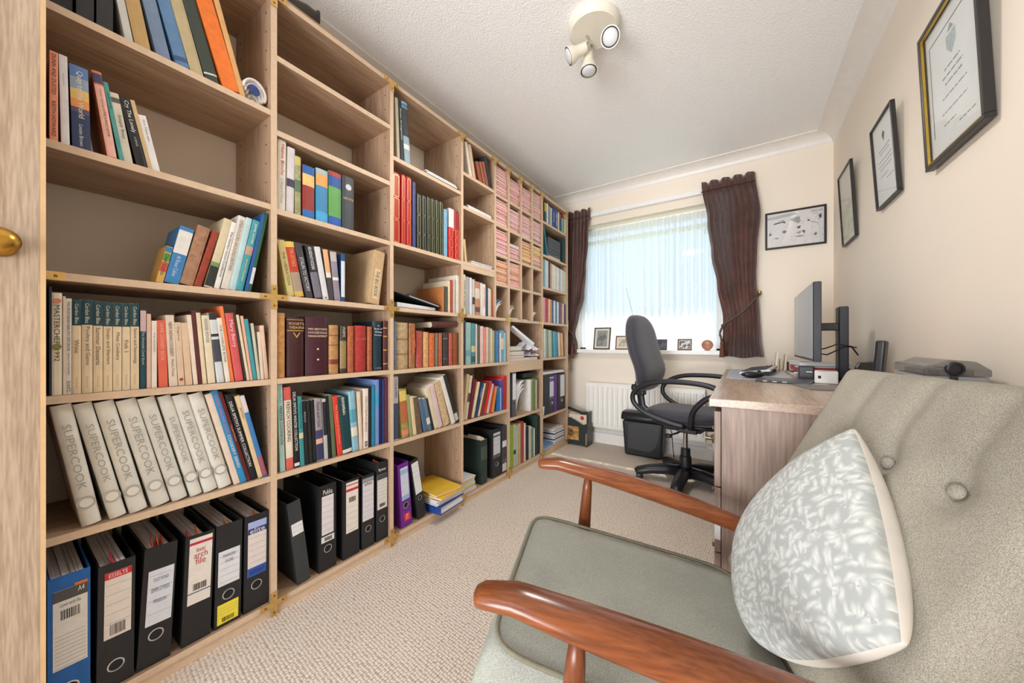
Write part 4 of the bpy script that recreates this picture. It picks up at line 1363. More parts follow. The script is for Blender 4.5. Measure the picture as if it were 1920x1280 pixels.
# loose mail in the lowest pigeonholes
def curl(name, label, cat, yc, zb, w, h, rgb, n=3, x=0, bend=.05):
    """booklets standing up and curling over sideways"""
    r = thing(name, label, cat, (XF - .02 + x, yc, zb))
    for k in range(n):
        g = G()
        off = k * .006
        g.grid(lambda u, v: (-.19 * v, -w / 2 + off + (w * .8 - off) * (1 - cos(u * 1.5)), h * (1 - .12 * k) * sin(u * 1.5)), 8, 2)
        o = part('sheet', g, M(rgb if k == 0 else (226, 224, 220), .5, 0, .05, 30), r, smooth=True, fix=False)
        md = o.modifiers.new('thickness', 'SOLIDIFY')
        md.thickness = .002
    return r


pc = [(yb(cols[i]) + yb(cols[i + 1])) / 2 for i in range(4)]
curl('curled_brochure', 'curled white and blue brochure in the lowest nearest pigeonhole', 'brochure', pc[0], ZJ + HT + .001, .12, .13, (66, 90, 140), 3)
curl('curled_brochure', 'curled grey leaflets in the lowest second-column pigeonhole', 'brochure', pc[1], ZJ + HT + .012, .10, .09, (150, 150, 130), 3)
slab('envelope', 'white envelope under the curled grey leaflets', 'envelope', .12, .2, .009, (232, 228, 220), (XF - .012, pc[1], ZJ + HT + .0005))
slab('envelope', 'small buff envelope in the third-column lowest pigeonhole', 'envelope', .09, .18, .008, (214, 196, 166), (XF - .02, pc[2], ZJ + HT + .0005))
curl('curled_brochure', 'folded white leaflet in the farthest lowest pigeonhole', 'brochure', pc[3], ZJ + HT + .001, .10, .075, (230, 226, 216), 2)
for i, (lb, rgb) in enumerate([('black notebook lying in the third column, fourth pigeonhole down', (60, 60, 56)), ('green notebook lying in the farthest column, fourth pigeonhole down', (90, 140, 110))]):
    for k in range(3):
        slab('notebook', '%s, %s from bottom' % (lb.split(',')[0].replace(' lying in', ' piled in') + ' pigeonholes', ['lowest', 'second', 'third'][k]), 'notebook', .07, .15, .012, rgb if k % 2 == 0 else (214, 206, 190), (XF - .06, pc[2 + i] - .03, zb_l[3] + .0005 + .0135 * k))

# papers lying flat on shelves
def papers(label, n0, n1, frac, zb, t, w, d, rgb, n, group, out=0.0, jitter=.006, name='paper_stack', cat='papers'):
    yc = yb(n0) + (yb(n1) - yb(n0)) * frac
    r = thing(name, label, cat, (XF - .01 + out, yc, zb + .0004), (0, 0, 0), group)
    q = random.Random(label)
    z = 0
    for k in range(n):
        th = t / n
        dx, dy = q.uniform(-jitter, jitter) - jitter, q.uniform(-jitter, jitter)
        c = rgb[k % len(rgb)]
        part('booklet' if n < 12 else 'sheet_bundle', G().box(-d + dx, dx, -w / 2 + dy, w / 2 + dy, z, z + th * .94), M(c, .55, 0, .05, 60), r)
        z += th
    return r


WP = [(236, 236, 238), (222, 222, 226), (240, 238, 232)]
papers('white magazines lying at the right of the third bay top', 2, 3, .70, 1.757 + HT, .028, .22, .26, [(226, 228, 232), (70, 80, 110), (236, 236, 236), (200, 206, 214)], 5, 'flat papers')
papers('white papers lying alone on the sixth shelf, fourth bay', 3, N23, .56, 1.688 + HT, .024, .22, .25, WP, 5, 'flat papers')
papers('white papers beside a leaning buff folder, fourth bay', 3, N23, .62, 1.372 + HT, .02, .20, .25, [(226, 230, 240), (238, 238, 238)], 4, 'flat papers')
papers('pile of magazines with yellow cover, bottom of fourth bay', 3, 4, .16, BASE, .078, .12, .25, [(232, 232, 234), (210, 212, 216), (240, 238, 234), (222, 200, 90)], 9, 'flat papers', -.004)
papers('blue-topped brochures on the floor shelf, farthest bay', 5, 6, .27, BASE, .03, .18, .24, [(222, 226, 232), (110, 150, 200)], 4, 'flat papers', -.004)
papers('tall pile of white journals, bottom of farthest bay', 5, 6, .72, BASE, .13, .20, .25, [(226, 226, 230), (206, 208, 214), (236, 234, 230), (60, 60, 90)], 11, 'flat papers', -.004, .006)
papers('white sheets lying on top of the files, farthest bay', 5, 6, .5, .655, .022, .40, .24, WP, 4, 'flat papers', -.002)
# dark stack in the sixth shelf of the farthest bay
q = [(60, 66, 74), (50, 56, 62), (70, 74, 80), (44, 50, 54), (58, 60, 64), (206, 200, 186)]
zz = 1.614 + HT + .0004
for k in range(6):
    th = .03 if k else .022
    slab('boxed_book', '%s lying, %s from bottom, farthest bay dark pile' % (['cream album', 'black boxed book', 'dark slate boxed book', 'black boxed book', 'charcoal boxed book', 'grey boxed book'][k], ORD[k]), 'book', .235 - .004 * (k % 2), .22, th, q[(5 - k) % 6], (XF - .02, yb(5.53), zz), 0, 'dark pile, farthest bay', edge=(90, 92, 96) if k else None)
    zz += th + .0004
# ring binder lying on its side in the third bay, fourth shelf up
r = thing('ring_binder', 'large black ring binder lying open-edged, third bay', 'binder', (XF - .01, yb(2) + .016, ZJ + HT + .0004))
m_bk = M((30, 31, 34), .45, 0, .08, 40)
m_bki = M((70, 72, 76), .5, 0, .05, 40)
g = G()
g.box(-.27, 0, 0, .30, 0, .003)
g.box(-.27, 0, 0, .003, .003, .07)
part('back_board', g, m_bk, r)
g = G()
vs = [(x, y, z) for x in (-.27, 0) for (y, z) in ((.0, .07), (.0, .073), (.30, .020), (.30, .017))]
g.add(vs, [(0, 1, 2, 3), (7, 6, 5, 4), (0, 4, 5, 1), (1, 5, 6, 2), (2, 6, 7, 3), (3, 7, 4, 0)])
part('front_board', g, m_bk, r)
g = G()
vs = [(x, y, z) for x in (-.25, -.012) for (y, z) in ((.03, .0035), (.03, .026), (.27, .018), (.27, .0035))]
g.add(vs, [(0, 1, 2, 3), (7, 6, 5, 4), (0, 4, 5, 1), (1, 5, 6, 2), (2, 6, 7, 3), (3, 7, 4, 0)])
part('papers', g, m_paper, r)
r = thing('presentation_folder', 'slim black folder lying on the ring binder, third bay', 'folder', (XF - .02, yb(2) + .115, ZJ + HT + .0576), (radians(-10.0), 0, 0))
part('folder_covers', G().box(-.22, 0, 0, .205, 0, .0025).box(-.22, 0, 0, .205, .0095, .012), m_bk, r)
part('papers', G().box(-.215, -.003, .004, .20, .0025, .0095), m_paper, r)
# book lying across the tops, third bay third shelf
r = thing('bound_book', 'brown leather book lying across upright books, third bay', 'book', (XF - .016, yb(2) + .262, .786 + HT + .2005 - .034), (radians(3), 0, 0))
r.location.z = 0.996
g = G()
pr = [(-.15, 0), (-.012, 0), (-.003, .006), (0, .0165), (-.003, .027), (-.012, .033), (-.15, .033)]
pin = [(-.15, .002), (-.012, .002), (-.006, .008), (-.004, .0165), (-.006, .025), (-.012, .031), (-.15, .031)]
gg = G()
strip([(p[0], p[1]) for p in pr], [(p[0], p[1]) for p in pin], 0, .185, gg)
gg.v = [(x, z, y) for (x, y, z) in gg.v]
part('cover', gg, M((86, 52, 48), .35, 0, .2, 60), r, smooth='auto')
part('pages', G().box(-.147, -.008, .003, .182, .0025, .0305), m_page, r)
# volumes standing on the two short red ones, third bay fifth shelf
z5 = 1.369 + HT
for lab, y0, w, h, rgb, z in [('white boxed volume standing on short scarlet volumes, third bay', .383, .040, .115, (230, 228, 222), .160), ('red volume standing on short red volumes, third bay', .426, .017, .115, (180, 40, 40), .160), ('maroon volume beside the upright on short red volumes, third bay', .4445, .016, .105, (160, 30, 36), .160)]:
    r = thing('small_volume', lab, 'book', (XF - .014, yb(2) + y0 - .001, z5 + z), group='volumes on the short reds')
    book(r, w, h, .15, rgb, 'h', {})
# sleeve of paper in a fallen heap, bottom of the third bay
r = thing('document_wallet', 'blue ring binder under yellow folders, bottom of third bay', 'binder', (XF + .045, yb(2) + .345, BASE + .0005), (0, 0, radians(4)))
g = G()
part('cover', G().box(-.27, 0, -.09, .095, 0, .003).box(-.27, 0, -.09, .095, .037, .04).box(-.27, 0, -.093, -.09, 0, .04), M((30, 66, 140), .45, 0, .06, 40), r)
part('papers', G().box(-.26, -.004, -.085, .09, .003, .02).box(-.255, -.008, -.085, .088, .0205, .037), m_paper, r)
ry = papers('white papers between blue binder and yellow folders, third bay', 2, 3, .735, BASE + .0412, .03, .19, .27, WP, 6, 'fallen heap', .05, .008)
for k in range(2):
    r = thing('card_folder', ['large yellow card folder under another, bottom of third bay', 'top yellow card folder, bottom of third bay'][k], 'folder', (XF + .05 - .012 * k, yb(2) + .348 - .01 * k, BASE + .0725 + .013 * k), (radians(-2), 0, radians(5 - 9 * k)), 'yellow folders')
    part('folder_cover', G().box(-.25, 0, -.1, .085, .009, .0105).box(-.25, 0, -.1, .085, 0, .0015), M((236, 190, 60), .5, 0, .06, 30), r)
    part('papers', G().box(-.245, -.004, -.095, .08, .0016, .0088), m_paper, r)
# fifth bay: horizontal books with crumpled paper on top
zz = .780 + HT + .0004
for lab, w, t, rgb in [('lowest beige folder bundle lying on the third shelf, fifth bay', .40, .022, (190, 170, 150)), ('red book lying in the fifth bay pile', .2, .018, (180, 30, 40)), ('dark green book lying in the fifth bay pile', .2, .032, (36, 52, 50)), ('white and black boxed book topping the fifth bay pile', .17, .03, (206, 206, 204))]:
    slab('flat_book', lab, 'book', w, .22, t, rgb, (XF - .012, yb(4) + .012 + w / 2, zz), 0, 'pile in the fifth bay')
    zz += t + .0004
def crumple(name, label, cx, cy, z, sx, sy, h, seed, rgb=(236, 236, 244)):
    q = random.Random(seed)
    off = [[q.uniform(0, 1) for _ in range(9)] for _ in range(9)]
    g = G()
    def fn(u, v):
        i, j = int(round(u * 8)), int(round(v * 8))
        e = sin(pi * u) * sin(pi * v)
        return ((u - .5) * sx + (off[i][j] - .5) * .02 * e, (v - .5) * sy + (off[j][i] - .5) * .02, h * (off[i][j] * .9 + .1) * (.25 + .75 * e))
    g.grid(fn, 8, 8)
    o = part(name, g, M(rgb, .6, 0, .03, 60), None, (cx, cy, z), fix=False)
    o.modifiers.new('thickness', 'SOLIDIFY').thickness = .0015
    return tag(o, label, 'paper')
crumple('crumpled_sheet', 'large crumpled white sheet on the flat books, fifth bay', XF - .09, yb(4) + .35, .855, .17, .17, .1, 3)
crumple('crumpled_sheet', 'flattened white papers beside flat books, fifth bay', XF - .10, yb(4) + .36, .815, .19, .18, .045, 5)
r = thing('rolled_leaflet', 'long white folded leaflet leaning out of the fifth bay pile', 'leaflet', (XF - .02, yb(4) + .06, .985), (0, 0, 0))
part('sheet', G().add([(0, 0, .045), (0, .02, .055), (.03, .27, -.07), (.03, .25, -.085), (-.05, 0, .045), (-.05, .02, .055), (-.02, .27, -.07), (-.02, .25, -.085)], [(0, 1, 2, 3), (7, 6, 5, 4), (0, 4, 5, 1), (1, 5, 6, 2), (2, 6, 7, 3), (3, 7, 4, 0)]), m_paper, r)
# slumped magazine and dark box beside the grey file, fifth bay second shelf
curl('slumped_magazine', 'white magazine slumped beside the grey file, fifth bay', 'magazine', yb(4) + .19, .394 + HT + .001, .17, .24, (228, 228, 230), 3)
r = thing('card_box', 'dark green flat box on booklets, second shelf of fifth bay', 'box', (XF - .03, yb(4) + .24, .660), (0, 0, radians(-2)))
part('box_body', G().box(-.17, 0, 0, .17, 0, .032), M((40, 52, 44), .5, 0, .1, 40), r, bevel=.002)
part('box_label', G().box(.0, .0006, .02, .15, .006, .026), M((30, 30, 28), .5, 0, 0), r)
r = thing('drinking_glass', 'small clear glass at the shelf corner, farthest bay', 'glass', (XF - .03, yb(5) + .035, .324 + HT + .0005))
part('glass_body', G().lathe([(.02, 0), (.022, .004), (.026, .075), (.0245, .075), (.0205, .008), (.0005, .007)], 16), M((222, 228, 230), .08, 0, 0), r, smooth=True)
# rolled magazine at the end of the top visible shelf
r = thing('rolled_magazine', 'loosely rolled white magazine with dark blue picture, nearest bay top', 'magazine', (XF - .015, yb(1) - .048, 1.689 + HT + .0006), (0, 0, radians(8)))
g = G()
pts = [(.036 * cos(pi - k / 14 * pi * 1.15), .042 + .04 * sin(pi - k / 14 * pi * 1.15)) for k in range(15)]
for kk_ in range(5):
    s_ = 1 - .19 * kk_
    g = G()
    g.grid(lambda u, v: (-.2 * v - .004 * kk_, pts[int(round(u * 14))][0] * s_, (pts[int(round(u * 14))][1] - .002) * s_ + .002), 14, 2)
    o = part('page_curl', g, M((236, 232, 228), .5, 0, .05, 40), r, smooth=True, fix=False)
    o.modifiers.new('thickness', 'SOLIDIFY').thickness = .006
part('picture', G().lathe([(.017, 0), (.017, .001)], 16, (.0005, -.004, .044), (1, 0, 0)), M((40, 60, 120), .5, 0, .3, 90), r)
# on top of the bookcase
r = thing('timber_offcut', 'pale loose board lying on top of the bookcase', 'board', (XF - .02, yb(1.15), ZT + .0004))
part('board', G().box(-.16, 0, -.2, .2, 0, .018), wood('offcut_wood', (226, 196, 160), (200, 168, 130), 'Y', .6), r, bevel=.001)
r = thing('timber_offcut', 'second pale board resting on the loose board above the bookcase', 'board', (XF - .03, yb(1.1), ZT + .0188))
part('board', G().box(-.15, 0, -.17, .19, 0, .016), m_wh, r, bevel=.001)
r = thing('dark_vessel', 'dark brown turned vessel lying on the boards above the bookcase', 'vessel', (XF - .09, yb(1.24), ZT + .072))
part('vessel_body', G().lathe([(.012, -.09), (.016, -.085), (.018, -.05), (.034, -.02), (.036, .03), (.028, .06), (.034, .066), (.034, .074), (.02, .076)], 20, (0, 0, 0), (0.35, .93, 0)), M((44, 34, 26), .35, 0, .2, 50), r, smooth='auto')
# loose notes in the dark green album, and the torn spine that hangs off the tattered book
for lab, (rt, w_, h_) in BYLABEL.items():
    if lab.startswith('dark green album with loose notes'):
        for k in range(3):
            part('loose_note', G().box(-.12 + .02 * k, -.02 + .004 * k, w_ * (.25 + .18 * k), w_ * (.25 + .18 * k) + .0012, h_ - .05, h_ + .022 - .006 * k), M((232, 222, 206), .7, 0, .05, 40), rt)
    if lab.startswith('tattered book'):
        part('torn_spine', G().add([(.001, w_ * .1, h_ * .93), (.001, w_ * .55, h_ * .96), (.006, w_ * .75, h_ * .5), (.003, w_ * .35, h_ * .22), (.0025, w_ * .1, h_ * .93), (.0025, w_ * .55, h_ * .96), (.0075, w_ * .75, h_ * .5), (.0045, w_ * .35, h_ * .22)], [(0, 1, 2, 3), (7, 6, 5, 4), (0, 4, 5, 1), (1, 5, 6, 2), (2, 6, 7, 3), (3, 7, 4, 0)]), M((176, 96, 56), .7, 0, .25, 60), rt)
# ------------------------------------------------------------------ window wall
def net_mat():
    m, t, b = newmat('net_curtain')
    t.nodes.remove(b)
    o = t.nodes['Material Output']
    tr = t.nodes.new('ShaderNodeBsdfTransparent')
    tl = t.nodes.new('ShaderNodeBsdfTranslucent')
    tl.inputs['Color'].default_value = (.80, .84, .90, 1)
    df = t.nodes.new('ShaderNodeBsdfDiffuse')
    df.inputs['Color'].default_value = (.92, .93, .95, 1)
    m1 = t.nodes.new('ShaderNodeMixShader')
    m1.inputs[0].default_value = 0.5
    t.links.new(tl.outputs[0], m1.inputs[1])
    t.links.new(df.outputs[0], m1.inputs[2])
    m2 = t.nodes.new('ShaderNodeMixShader')
    co = t.nodes.new('ShaderNodeTexCoord')
    mp = t.nodes.new('ShaderNodeMapping')
    mp.inputs['Scale'].default_value = (46, 1, .5)
    n = t.nodes.new('ShaderNodeTexNoise')
    n.inputs['Scale'].default_value = 1.0
    t.links.new(co.outputs['Object'], mp.inputs[0])
    t.links.new(mp.outputs[0], n.inputs['Vector'])
    rp = t.nodes.new('ShaderNodeMapRange')
    rp.inputs[1].default_value = .3
    rp.inputs[2].default_value = .7
    rp.inputs[3].default_value = .66
    rp.inputs[4].default_value = .98
    t.links.new(n.outputs['Fac'], rp.inputs[0])
    t.links.new(rp.outputs[0], m2.inputs[0])
    t.links.new(tr.outputs[0], m2.inputs[1])
    t.links.new(m1.outputs[0], m2.inputs[2])
    t.links.new(m2.outputs[0], o.inputs[0])
    return m


g = G()
NX0, NX1 = WX0 + .015, WX1 - .015
def netf(u, v):
    x = NX0 + (NX1 - NX0) * u
    ph = 2 * pi * 21 * u + 1.2 * sin(7 * u)
    amp = .020 * (.35 + .65 * min(1, (1 - v) * 1.4 + .1)) + .006 * sin(11 * u)
    return (x + .004 * sin(ph * .5 + v * 2), YF + .055 + amp * sin(ph), .872 + (1.985 - .872) * v)
g.grid(netf, 210, 10)
net = part('net_curtain', g, net_mat(), None, smooth=True, fix=False)
tag(net, 'sheer white net curtain hanging across the window', 'curtain')

m_velvet = M((80, 46, 37), .65, 0, .25, 14, 'brown_velvet', 0.35)
m_rope = M((84, 66, 58), .7, 0, .2, 90)


def interp(tab, z):
    for (z0, v0), (z1, v1) in zip(tab, tab[1:]):
        if z0 >= z >= z1:
            t = (z0 - z) / (z0 - z1)
            t = t * t * (3 - 2 * t)
            return v0 + (v1 - v0) * t
    return tab[-1][1] if z < tab[-1][0] else tab[0][1]


def drape(label, L, R, ztop, zbot, folds, Yc, tie_z, tie, seed):
    r = thing('velvet_curtain', label, 'curtain', ((L[0][1] + R[0][1]) / 2, Yc, zbot), group='velvet curtains at the window')
    cx = r.location.x
    q = random.Random(seed)
    ph0 = [q.uniform(-.6, .6) for _ in range(8)]
    def fn(u, v):
        z = ztop + (zbot - ztop) * v
        x0, x1 = interp(L, z), interp(R, z)
        head = max(0.0, 1 - v / .07)
        ph = 2 * pi * folds * (u + .03 * sin(5 * u + 3 * v + ph0[0]) * min(1, v * 4) + .012 * sin(17 * u + 2 * v + ph0[2]) * min(1, v * 3))
        pin = math.exp(-((z - tie_z) / .16) ** 2)
        amp = .028 * (1 - .75 * head) * (1 - .55 * pin) * (.6 + .5 * sin(4.3 * u + ph0[3]) ** 2) + .008 * sin(3 * u + 5 * v + ph0[1]) * min(1, v * 3)
        if v < .08:
            amp = .010
            ph = 2 * pi * folds * u
        x = x0 + (x1 - x0) * u
        return (x - cx + .006 * sin(2 * ph) * min(1, v * 6), amp * sin(ph) - .012 * pin * sin(pi * u), z - zbot + .010 * sin(ph * .5 + 1) * head + .006 * sin(9 * u) * (v > .97))
    g = G()
    g.grid(fn, folds * 12, 44)
    o = part('drape', g, m_velvet, r, smooth=True, fix=False)
    o.modifiers.new('thickness', 'SOLIDIFY').thickness = .004
    # gathered heading tape
    g = G()
    g.grid(lambda u, v: (interp(L, ztop) - cx + (interp(R, ztop) - interp(L, ztop)) * u, -.0145 + .009 * sin(2 * pi * folds * u), ztop - zbot - .075 + .006 * v), folds * 8, 1)
    o = part('heading_tape', g, M((70, 40, 32), .8, 0, .1, 40), r, smooth=True, fix=False)
    o.modifiers.new('thickness', 'SOLIDIFY').thickness = .003
    # rope tie-back, hook and tassel
    pts = [Vector(p) - Vector((cx, Yc, zbot)) for p in tie['rope']]
    sm = []
    for i in range(len(pts) - 1):
        for k in range(6):
            t = k / 6
            p0, p1, p2, p3 = pts[max(i - 1, 0)], pts[i], pts[i + 1], pts[min(i + 2, len(pts) - 1)]
            sm.append(.5 * ((2 * p1) + (p2 - p0) * t + (2 * p0 - 5 * p1 + 4 * p2 - p3) * t * t + (3 * p1 - p0 - 3 * p2 + p3) * t ** 3))
    sm.append(pts[-1])
    tb = part('tie_back', G().tube(sm, .0075, 8), m_rope, r, smooth=True)
    t0 = pts[-1]
    part('tassel', G().lathe([(.003, .03), (.011, .022), (.014, .01), (.010, 0), (.012, -.01), (.018, -.08), (.018, -.088), (.002, -.089)], 14, t0, (0, 0, 1)), M((100, 58, 44), .8, 0, .2, 120), tb, smooth='auto')
    part('knot', G().ball(pts[tie.get('knot', 1)], .014, 12, 8), m_rope, tb, smooth=True)
    if 'hook' in tie:
        h = Vector(tie['hook']) - Vector((cx, Yc, zbot))
        part('hook', G().lathe([(.014, 0), (.014, .004), (.005, .006), (.005, .035), (.011, .04), (.011, .046), (.001, .05)], 14, h, (0, -1, 0)), m_brass, r, smooth='auto')
    return r


YC = 3.055
R_ = [(2.155, .078), (1.85, .108), (1.62, .090), (1.36, .085), (1.15, .096), (.95, .108), (.81, .125)]
L_ = [(2.155, -.262), (1.85, -.222), (1.60, -.190), (1.36, -.150), (1.10, -.112), (1.0, -.112), (.81, -.125)]
drape('brown velvet curtain tied back at the right of the window', L_, R_, 2.155, .812, 9, YC, 1.12, {
    'rope': [(.112, 3.10, 1.275), (.085, 3.005, 1.24), (.0, 2.99, 1.14), (-.09, 3.0, 1.07), (-.115, 2.995, 1.045), (-.135, 2.99, .99), (-.128, 2.99, .955), (-.122, 2.985, .90)], 'knot': 4, 'hook': (.108, YF, 1.285)}, 3)
L2 = [(2.155, -1.44), (1.5, -1.44), (1.1, -1.43), (1.0, -1.42), (.81, -1.44)]
R2 = [(2.155, -1.165), (1.85, -1.18), (1.6, -1.20), (1.36, -1.235), (1.15, -1.29), (1.0, -1.325), (.9, -1.30), (.81, -1.295)]
drape('brown velvet curtain tied back beside the end of the bookcase', L2, R2, 2.155, .812, 8, YC, 1.02, {
    'rope': [(-1.40, 3.02, 1.06), (-1.35, 3.0, 1.03), (-1.312, 3.0, 1.0), (-1.30, 2.995, .95), (-1.305, 2.99, .90), (-1.31, 2.985, .86)], 'knot': 2}, 5)
r = thing('curtain_track', 'white curtain track above the window', 'curtain track', (-.70, YF, 2.105))
part('track', G().box(-.66, .66, -.038, -.006, -.018, .022), m_white, r, bevel=.003)
for x in (-.6, -.2, .2, .6):
    part('track_bracket', G().box(x - .012, x + .012, -.006, 0, -.02, .03), m_white, r)

# radiator under the window
m_rad = M((240, 238, 232), .3, 0, .02, 10, 'radiator_enamel')
rx0, rx1 = -1.205, -.235
r = thing('radiator', 'white ribbed panel radiator under the window', 'radiator', ((rx0 + rx1) / 2, YF - .06, .15))
w2 = (rx1 - rx0) / 2
part('panel', G().box(-w2, w2, -.012, .004, 0, .405), m_rad, r, bevel=.005, seg=2)
part('top_grille', G().box(-w2, w2, .005, .05, .38, .405), m_rad, r, bevel=.004)
rib = mesh('rib', G().prism([(-.014, -.012), (-.008, -.025), (.008, -.025), (.014, -.012)], .035, .37, 'Z'), m_rad, smooth=False)
nr = 22
for k in range(nr):
    put('rib', rib, r, (-w2 + .025 + (2 * w2 - .05) * k / (nr - 1), 0, 0))
part('valve', G().lathe([(.012, 0), (.012, .02), (.016, .022), (.016, .036), (.009, .04), (.009, .062)], 14, (w2, -.002, .035), (1, 0, 0)).lathe([(.012, -.03), (.012, .01), (.016, .012), (.016, .03), (.004, .034)], 14, (w2 + .055, -.002, .035), (0, 0, 1)), M((176, 160, 132), .3, .9, .05, 40), r, smooth='auto')
part('pipe', G().tube([(w2 + .055, -.002, -.148), (w2 + .055, -.002, .01)], .0085, 10), m_white, r, smooth=True)

# things on the window sill
SZ = WZ0 + .0125
def photo_frame(label, x0, x1, h, rgb, pic, tilt=12, Y=YF - .012, rz=0, mount=.12):
    r = thing('photo_frame', label, 'photo frame', ((x0 + x1) / 2, Y, SZ), (radians(-tilt), 0, rz), 'photo frames on the sill')
    w = x1 - x0
    b = .010
    g = G()
    for a in [(-w / 2, w / 2, 0, b), (-w / 2, w / 2, h - b, h), (-w / 2, -w / 2 + b, b, h - b), (w / 2 - b, w / 2, b, h - b)]:
        g.box(a[0], a[1], -.006, .006, a[2], a[3])
    part('frame', g, M(rgb, .4, 0, .06, 40), r)
    part('mount', G().box(-w / 2 + b, w / 2 - b, -.001, .003, b, h - b), M((216, 210, 196), .6, 0, .03, 30), r)
    k = mount * w
    part('picture', G().box(-w / 2 + b + k, w / 2 - b - k, -.002, -.0011, b + k, h - b - k), pic, r)
    part('strut', G().add([(-.012, .006, h * .6), (.012, .006, h * .6), (.012, .04, .006), (-.012, .04, .006), (-.012, .009, h * .6), (.012, .009, h * .6), (.012, .043, .006), (-.012, .043, .006)], [(0, 1, 2, 3), (7, 6, 5, 4), (0, 4, 5, 1), (1, 5, 6, 2), (2, 6, 7, 3), (3, 7, 4, 0)]), M((60, 50, 44), .7, 0, 0), r)
    return r


def blot(name, c0, c1, scale=30.0, lo=.45, hi=.55):
    m, t, b = newmat(name)
    co = t.nodes.new('ShaderNodeTexCoord')
    n = t.nodes.new('ShaderNodeTexNoise')
    n.inputs['Scale'].default_value = scale
    n.inputs['Detail'].default_value = 4
    t.links.new(co.outputs['Object'], n.inputs['Vector'])
    rp = t.nodes.new('ShaderNodeValToRGB')
    rp.color_ramp.elements[0].position = lo
    rp.color_ramp.elements[1].position = hi
    rp.color_ramp.elements[0].color = lin(c0) + (1,)
    rp.color_ramp.elements[1].color = lin(c1) + (1,)
    t.links.new(n.outputs['Fac'], rp.inputs[0])
    t.links.new(rp.outputs[0], b.inputs['Base Color'])
    b.inputs['Roughness'].default_value = .35
    return m


photo_frame('tall dark photo frame, nearest the bookcase on the sill', -1.155, -1.0, .205, (66, 52, 44), blot('photo_grey', (110, 114, 112), (150, 152, 148), 14))
photo_frame('brown photo frame half hidden by the office chair back', -.95, -.80, .125, (120, 84, 56), blot('photo_sepia', (170, 160, 140), (206, 196, 176), 20))
photo_frame('dark landscape photo frame right of the office chair', -.635, -.52, .09, (60, 50, 56), blot('photo_dark', (60, 66, 80), (110, 114, 124), 24), mount=.02)
photo_frame('small brown photo frame beside the round plate', -.44, -.335, .093, (96, 66, 52), blot('photo_bw', (40, 40, 46), (206, 206, 210), 40), mount=.04)
r = thing('plate', 'small round brown plate propped on the sill', 'plate', (-.226, YF - .006, SZ + .042), (radians(-10), 0, 0))
part('dish', G().lathe([(.001, 0), (.022, .0), (.036, -.006), (.041, -.008), (.041, -.005), (.03, .004), (.001, .006)], 24, (0, 0, 0), (0, 1, 0)), M((170, 110, 84), .35, 0, .15, 60), r, smooth=True)
part('foot', G().box(-.02, .02, .004, .03, -.044, -.038), M((80, 60, 50), .6, 0, 0), r)

# framed pictures ------------------------------------------------------------
def wall_picture(name, label, w, h, loc, rot, fw, fd, rgb, pic, mount=None, gold=None, group=None, extras=None):
    """frame in its own XZ plane, front towards -Y"""
    r = thing(name, label, 'picture', loc, rot, group)
    bars = [(-w / 2, w / 2, 0, fw), (-w / 2, w / 2, h - fw, h), (-w / 2, -w / 2 + fw, fw, h - fw), (w / 2 - fw, w / 2, fw, h - fw)]
    for a in bars:
        part('frame_bar', G().box(a[0], a[1], -fd, 0, a[2], a[3]), M(rgb, .35, 0, .08, 60), r, bevel=.0015)
    if gold:
        i = fw
        g = G()
        t = .004
        for a in [(-w / 2 + i, w / 2 - i, i, i + t), (-w / 2 + i, w / 2 - i, h - i - t, h - i), (-w / 2 + i, -w / 2 + i + t, i, h - i), (w / 2 - i - t, w / 2 - i, i, h - i)]:
            g.box(a[0], a[1], -fd + .002, -fd + .008, a[2], a[3])
        part('gilt_slip', g, M(gold, .3, .9, .05, 50), r)
    part('paper', G().box(-w / 2 + fw, w / 2 - fw, -.006, -.003, fw, h - fw), mount or M((236, 236, 232), .5, 0, .02, 20), r)
    if pic:
        for p in pic:
            x0, x1, z0, z1, m = p[:5]
            part(p[5] if len(p) > 5 else 'print', G().box(w * x0 - w / 2, w * x1 - w / 2, -.0067, -.0061, h * z0, h * z1), m, r)
    if extras:
        extras(r, w, h)
    part('glazing', G().box(-w / 2 + fw, w / 2 - fw, -.0115, -.0105, fw, h - fw), m_glass, r)
    return r


m_ink = M((70, 72, 76), .6, 0, 0)
m_ink2 = M((150, 152, 154), .6, 0, 0)


def textlines(rows, seed, mat=m_ink2):
    q = random.Random(seed)
    def f(r, w, h):
        g = G()
        for (z, x0, x1, t) in rows:
            x = x0
            while x < x1:
                ww = q.uniform(.03, .09)
                g.box(w * x - w / 2, w * min(x + ww, x1) - w / 2, -.0067, -.0061, h * z, h * z + t)
                x += ww + .018
        part('wording', g, mat, r)['kind'] = 'stuff'
    return f


def polyg(r, pts, mat, w, h, name='drawing'):
    g = G()
    g.prism([(h * z, w * x - w / 2) for x, z in pts], -.0068, -.0061, 'Y')
    part(name, g, mat, r)


